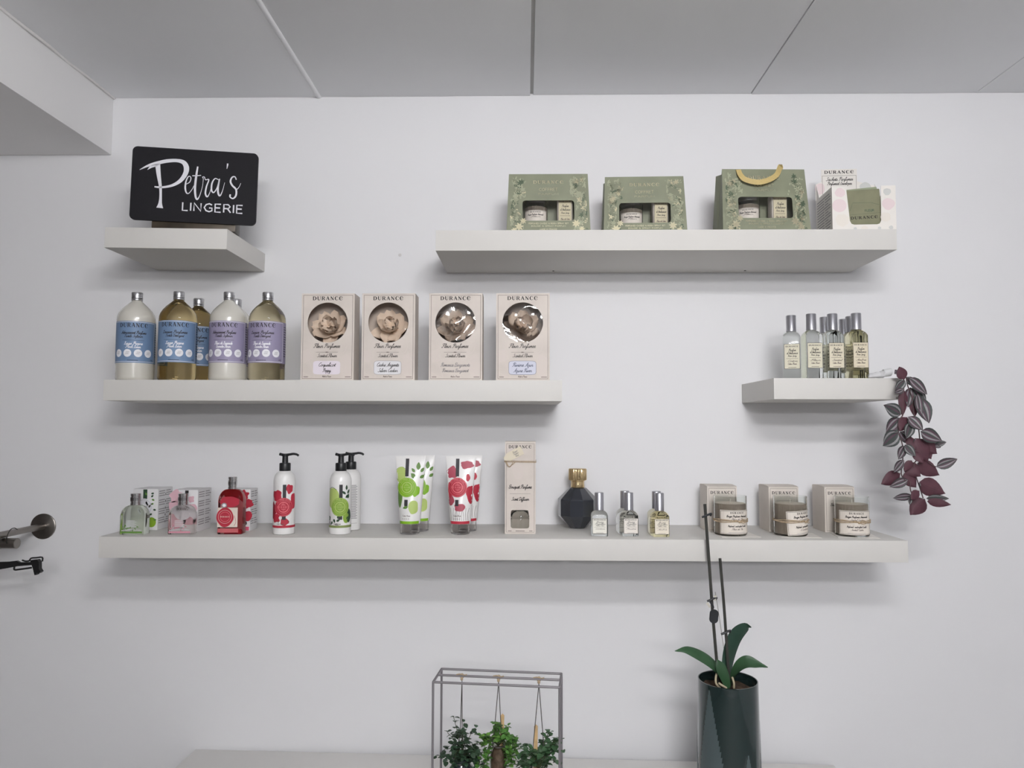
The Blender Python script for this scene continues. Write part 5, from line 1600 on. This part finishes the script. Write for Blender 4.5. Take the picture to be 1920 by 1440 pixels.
def strap_leaf(pts, hw, hint, m, prof=None):
    P = catmull(pts, 6)
    n = len(P)
    b = MB()
    top = []
    for i, c in enumerate(P):
        q = i / (n - 1)
        tg = (P[min(i + 1, n - 1)] - P[max(i - 1, 0)]).normalized()
        sd = (Vector(hint) - tg * tg.dot(Vector(hint))).normalized()
        nn = tg.cross(sd).normalized()
        w = hw * (.45 + .55 * math.sin(math.pi * min(1, q * 1.15) * .9)) * (1 if q < .5 else 1 - ((q - .5) / .5) ** 2.4) + .0003
        row = []
        for j in range(7):
            s = (j - 3) / 3
            row.append(c + sd * (w * s) + nn * (.22 * w * s * s))
        top.append((row, nn))
    vs = [p for r, _ in top for p in r]
    f = []
    for i in range(n - 1):
        for j in range(6):
            a = i * 7 + j
            f.append([a, a + 1, a + 8, a + 7])
    b.add(vs, f, m)
    b.add([p - nn * .0014 for r, nn in top for p in r], [q[::-1] for q in f], m)
    ed = []
    return b
def orchid():
    t = thing('orchid', 'orchid with strap leaves and two bare stems standing in the green vase', 'plant', (VX, VY, .96))
    o = Vector((VX, VY, .96))
    def rel(L):
        return [Vector(p) - o for p in L]
    ST = mat('stick_dark', (56, 56, 52), .6)
    LM = mat('orchid_leaf', (52, 84, 56), .38, noise=(18, .18))
    LM2 = mat('orchid_leaf_dark', (40, 66, 54), .35, noise=(18, .15))
    MB().tube(rel(STICK1), .0035, ST, 8).build('flower_stem', t)
    MB().tube(rel(STICK2), .0033, ST, 8).build('flower_stem', t)
    strap_leaf(rel(LA), .0145, (.15, .75, .65), LM).build('leaf', t, sharp=70)
    strap_leaf(rel(LB), .0185, (.75, .3, -.6), LM2).build('leaf', t, sharp=70)
    strap_leaf(rel(LC), .0150, (.1, .75, .65), LM).build('leaf', t, sharp=70)
    strap_leaf(rel(LD), .0125, (.9, .3, .3), LM).build('leaf', t, sharp=70)
    for L in (ROOT1, ROOT2, ROOT3):
        MB().tube(rel(L), .0024, mat('orchid_root', (190, 178, 150), .7), 7).build('root', t)
    MB().tube(rel(WIRE), .0008, mat('tie_wire', (150, 148, 142), .6), 6).build('tie_wire', t)
    CL = mat('clip_black', (40, 42, 46), .4)
    for (x, y, z), big in (((.4168, -.280, 1.3466), 0), ((.4265, -.280, 1.1559), 1), ((.4571, -.280, 1.0815), 0)):
        c = MB()
        p = Vector((x, y, z)) - o
        c.tube([p + Vector((-.011, -.004, -.003)), p + Vector((-.003, -.005, .0)), p + Vector((.004, -.004, .003)), p + Vector((.011, -.002, .005)), p + Vector((.0105, .002, .0))], .0024, CL, 7)
        c.tube([p + Vector((-.006, .002, -.003)), p + Vector((0, .0045, -.001)), p + Vector((.009, .004, .003))], .0022, CL, 7)
        if big:
            c.tube([p + Vector((-.004, -.003, -.004)), p + Vector((.001, -.004, -.012)), p + Vector((.003, -.003, -.018))], .0026, CL, 7)
        c.build('stem_clip', t)
    g = MB()
    p = Vector((.4297, -.2835, 1.1222)) - o
    g.prism(shift(rrect(.0200, .031, .009, 6), 0, 0), -.0012, .0012, CL)
    g = g.build('plant_tag', t)
    g.location = p + Vector((.0005, -.002, -.003))
    g.rotation_euler = (0, R(6), 0)
    for dx, dz, a in ((.004, .038, 10), (-.011, .022, -35)):
        q = MB()
        q.prism([(-.0022, -.006), (.0022, -.006), (.003, .006), (-.003, .006)], -.0003, .0003, mat('bud_pale', (206, 202, 190), .7))
        q = q.build('dry_bract', t)
        q.location = p + Vector((dx, -.001, dz))
        q.rotation_euler = (0, R(a), 0)
orchid()
# ------------------------------------------------------------------ clothes rail and hanger at the left edge
RAIL = mat('rail_steel', (142, 137, 132), .3, metal=1.0)
def rail():
    t = thing('clothes_rail', 'brushed steel clothes rail held by a round wall flange', 'rail', (-1.3168, -.0005, 1.2769))
    a = MB()
    a.lathe([(0, 0), (.0345, 0), (.0345, .003), (.032, .0045), (0, .0048)], RAIL, 48)
    a = a.build('wall_flange', t)
    a.rotation_euler = (R(90), 0, 0)
    MB().tube([(0, -.004, 0), (0, -.30, 0)], .0085, RAIL, 24, 0).build('arm', t)
    b = MB()
    b.lathe([(0, 0), (.0120, 0), (.0134, .0012), (.0134, .9), (0, .9)], RAIL, 32)
    b = b.build('hanging_bar', t)
    b.rotation_euler = (0, R(-90), 0)
    b.location = (.0345, -.1515, -.0225)
rail()
def hanger():
    t = thing('clip_hanger', 'black plastic clip hanger hanging below the steel rail', 'hanger', (-1.2956, -.15, 1.26))
    o = Vector((-1.2956, -.15, 1.26))
    BP = mat('hanger_black', (24, 24, 26), .4)
    def poly(L):
        return [(p[0] - o.x, p[1] - o.z) for p in L]
    HB = [(-1.4712, 1.2026), (-1.3644, 1.2068), (-1.3265, 1.2076), (-1.3038, 1.2084), (-1.2822, 1.2109), (-1.2735, 1.2068), (-1.2640, 1.2072), (-1.2414, 1.2080), (-1.2401, 1.2010), (-1.2797, 1.1975), (-1.3069, 1.1924), (-1.3257, 1.1891), (-1.3634, 1.1846), (-1.4711, 1.1738)]
    MB().prism(poly(HB)[::-1], -.003, .003, BP).build('hanger_bar', t)
    top = [(-1.2699, 1.2123), (-1.2613, 1.2098), (-1.2519, 1.2111), (-1.2474, 1.2172), (-1.2342, 1.2186), (-1.2191, 1.2196), (-1.2184, 1.2095)]
    MB().tube([(a, 0, b) for a, b in poly(top)], .0020, BP, 8, 3).build('hook_tab', t)
    low = [(-1.2890, 1.1963), (-1.2887, 1.1885), (-1.2765, 1.1892), (-1.2455, 1.1936)]
    MB().tube([(a, 0, b) for a, b in poly(low)], .0023, BP, 8, 3).build('strap_notch', t)
    cl = [(-1.2463, 1.2130), (-1.2284, 1.2149), (-1.2234, 1.2085), (-1.2227, 1.1919), (-1.2177, 1.1846), (-1.2223, 1.1805), (-1.2280, 1.1818), (-1.2287, 1.1768), (-1.2335, 1.1764), (-1.2379, 1.1918), (-1.2421, 1.2029)]
    MB().prism(poly(cl)[::-1], -.006, .006, BP).build('clip', t)
    h = MB()
    h.tube([(-.13, 0, -.055), (-.125, 0, -.045), (-.06, 0, -.025), (-.012, 0, -.015), (-.002, 0, -.006)], .0011, mat('hook_wire', (70, 68, 66), .3, metal=1.0), 8)
    h.tube([(-.002, 0, -.006), (-.004, -.016, -.003), (-.003, -.0185, .012), (0, -.012, .029), (.002, 0, .0325), (.002, .0115, .027)], .0011, mat('hook_wire', (70, 68, 66), .3, metal=1.0), 8)
    h.build('wire_hook', t)
hanger()
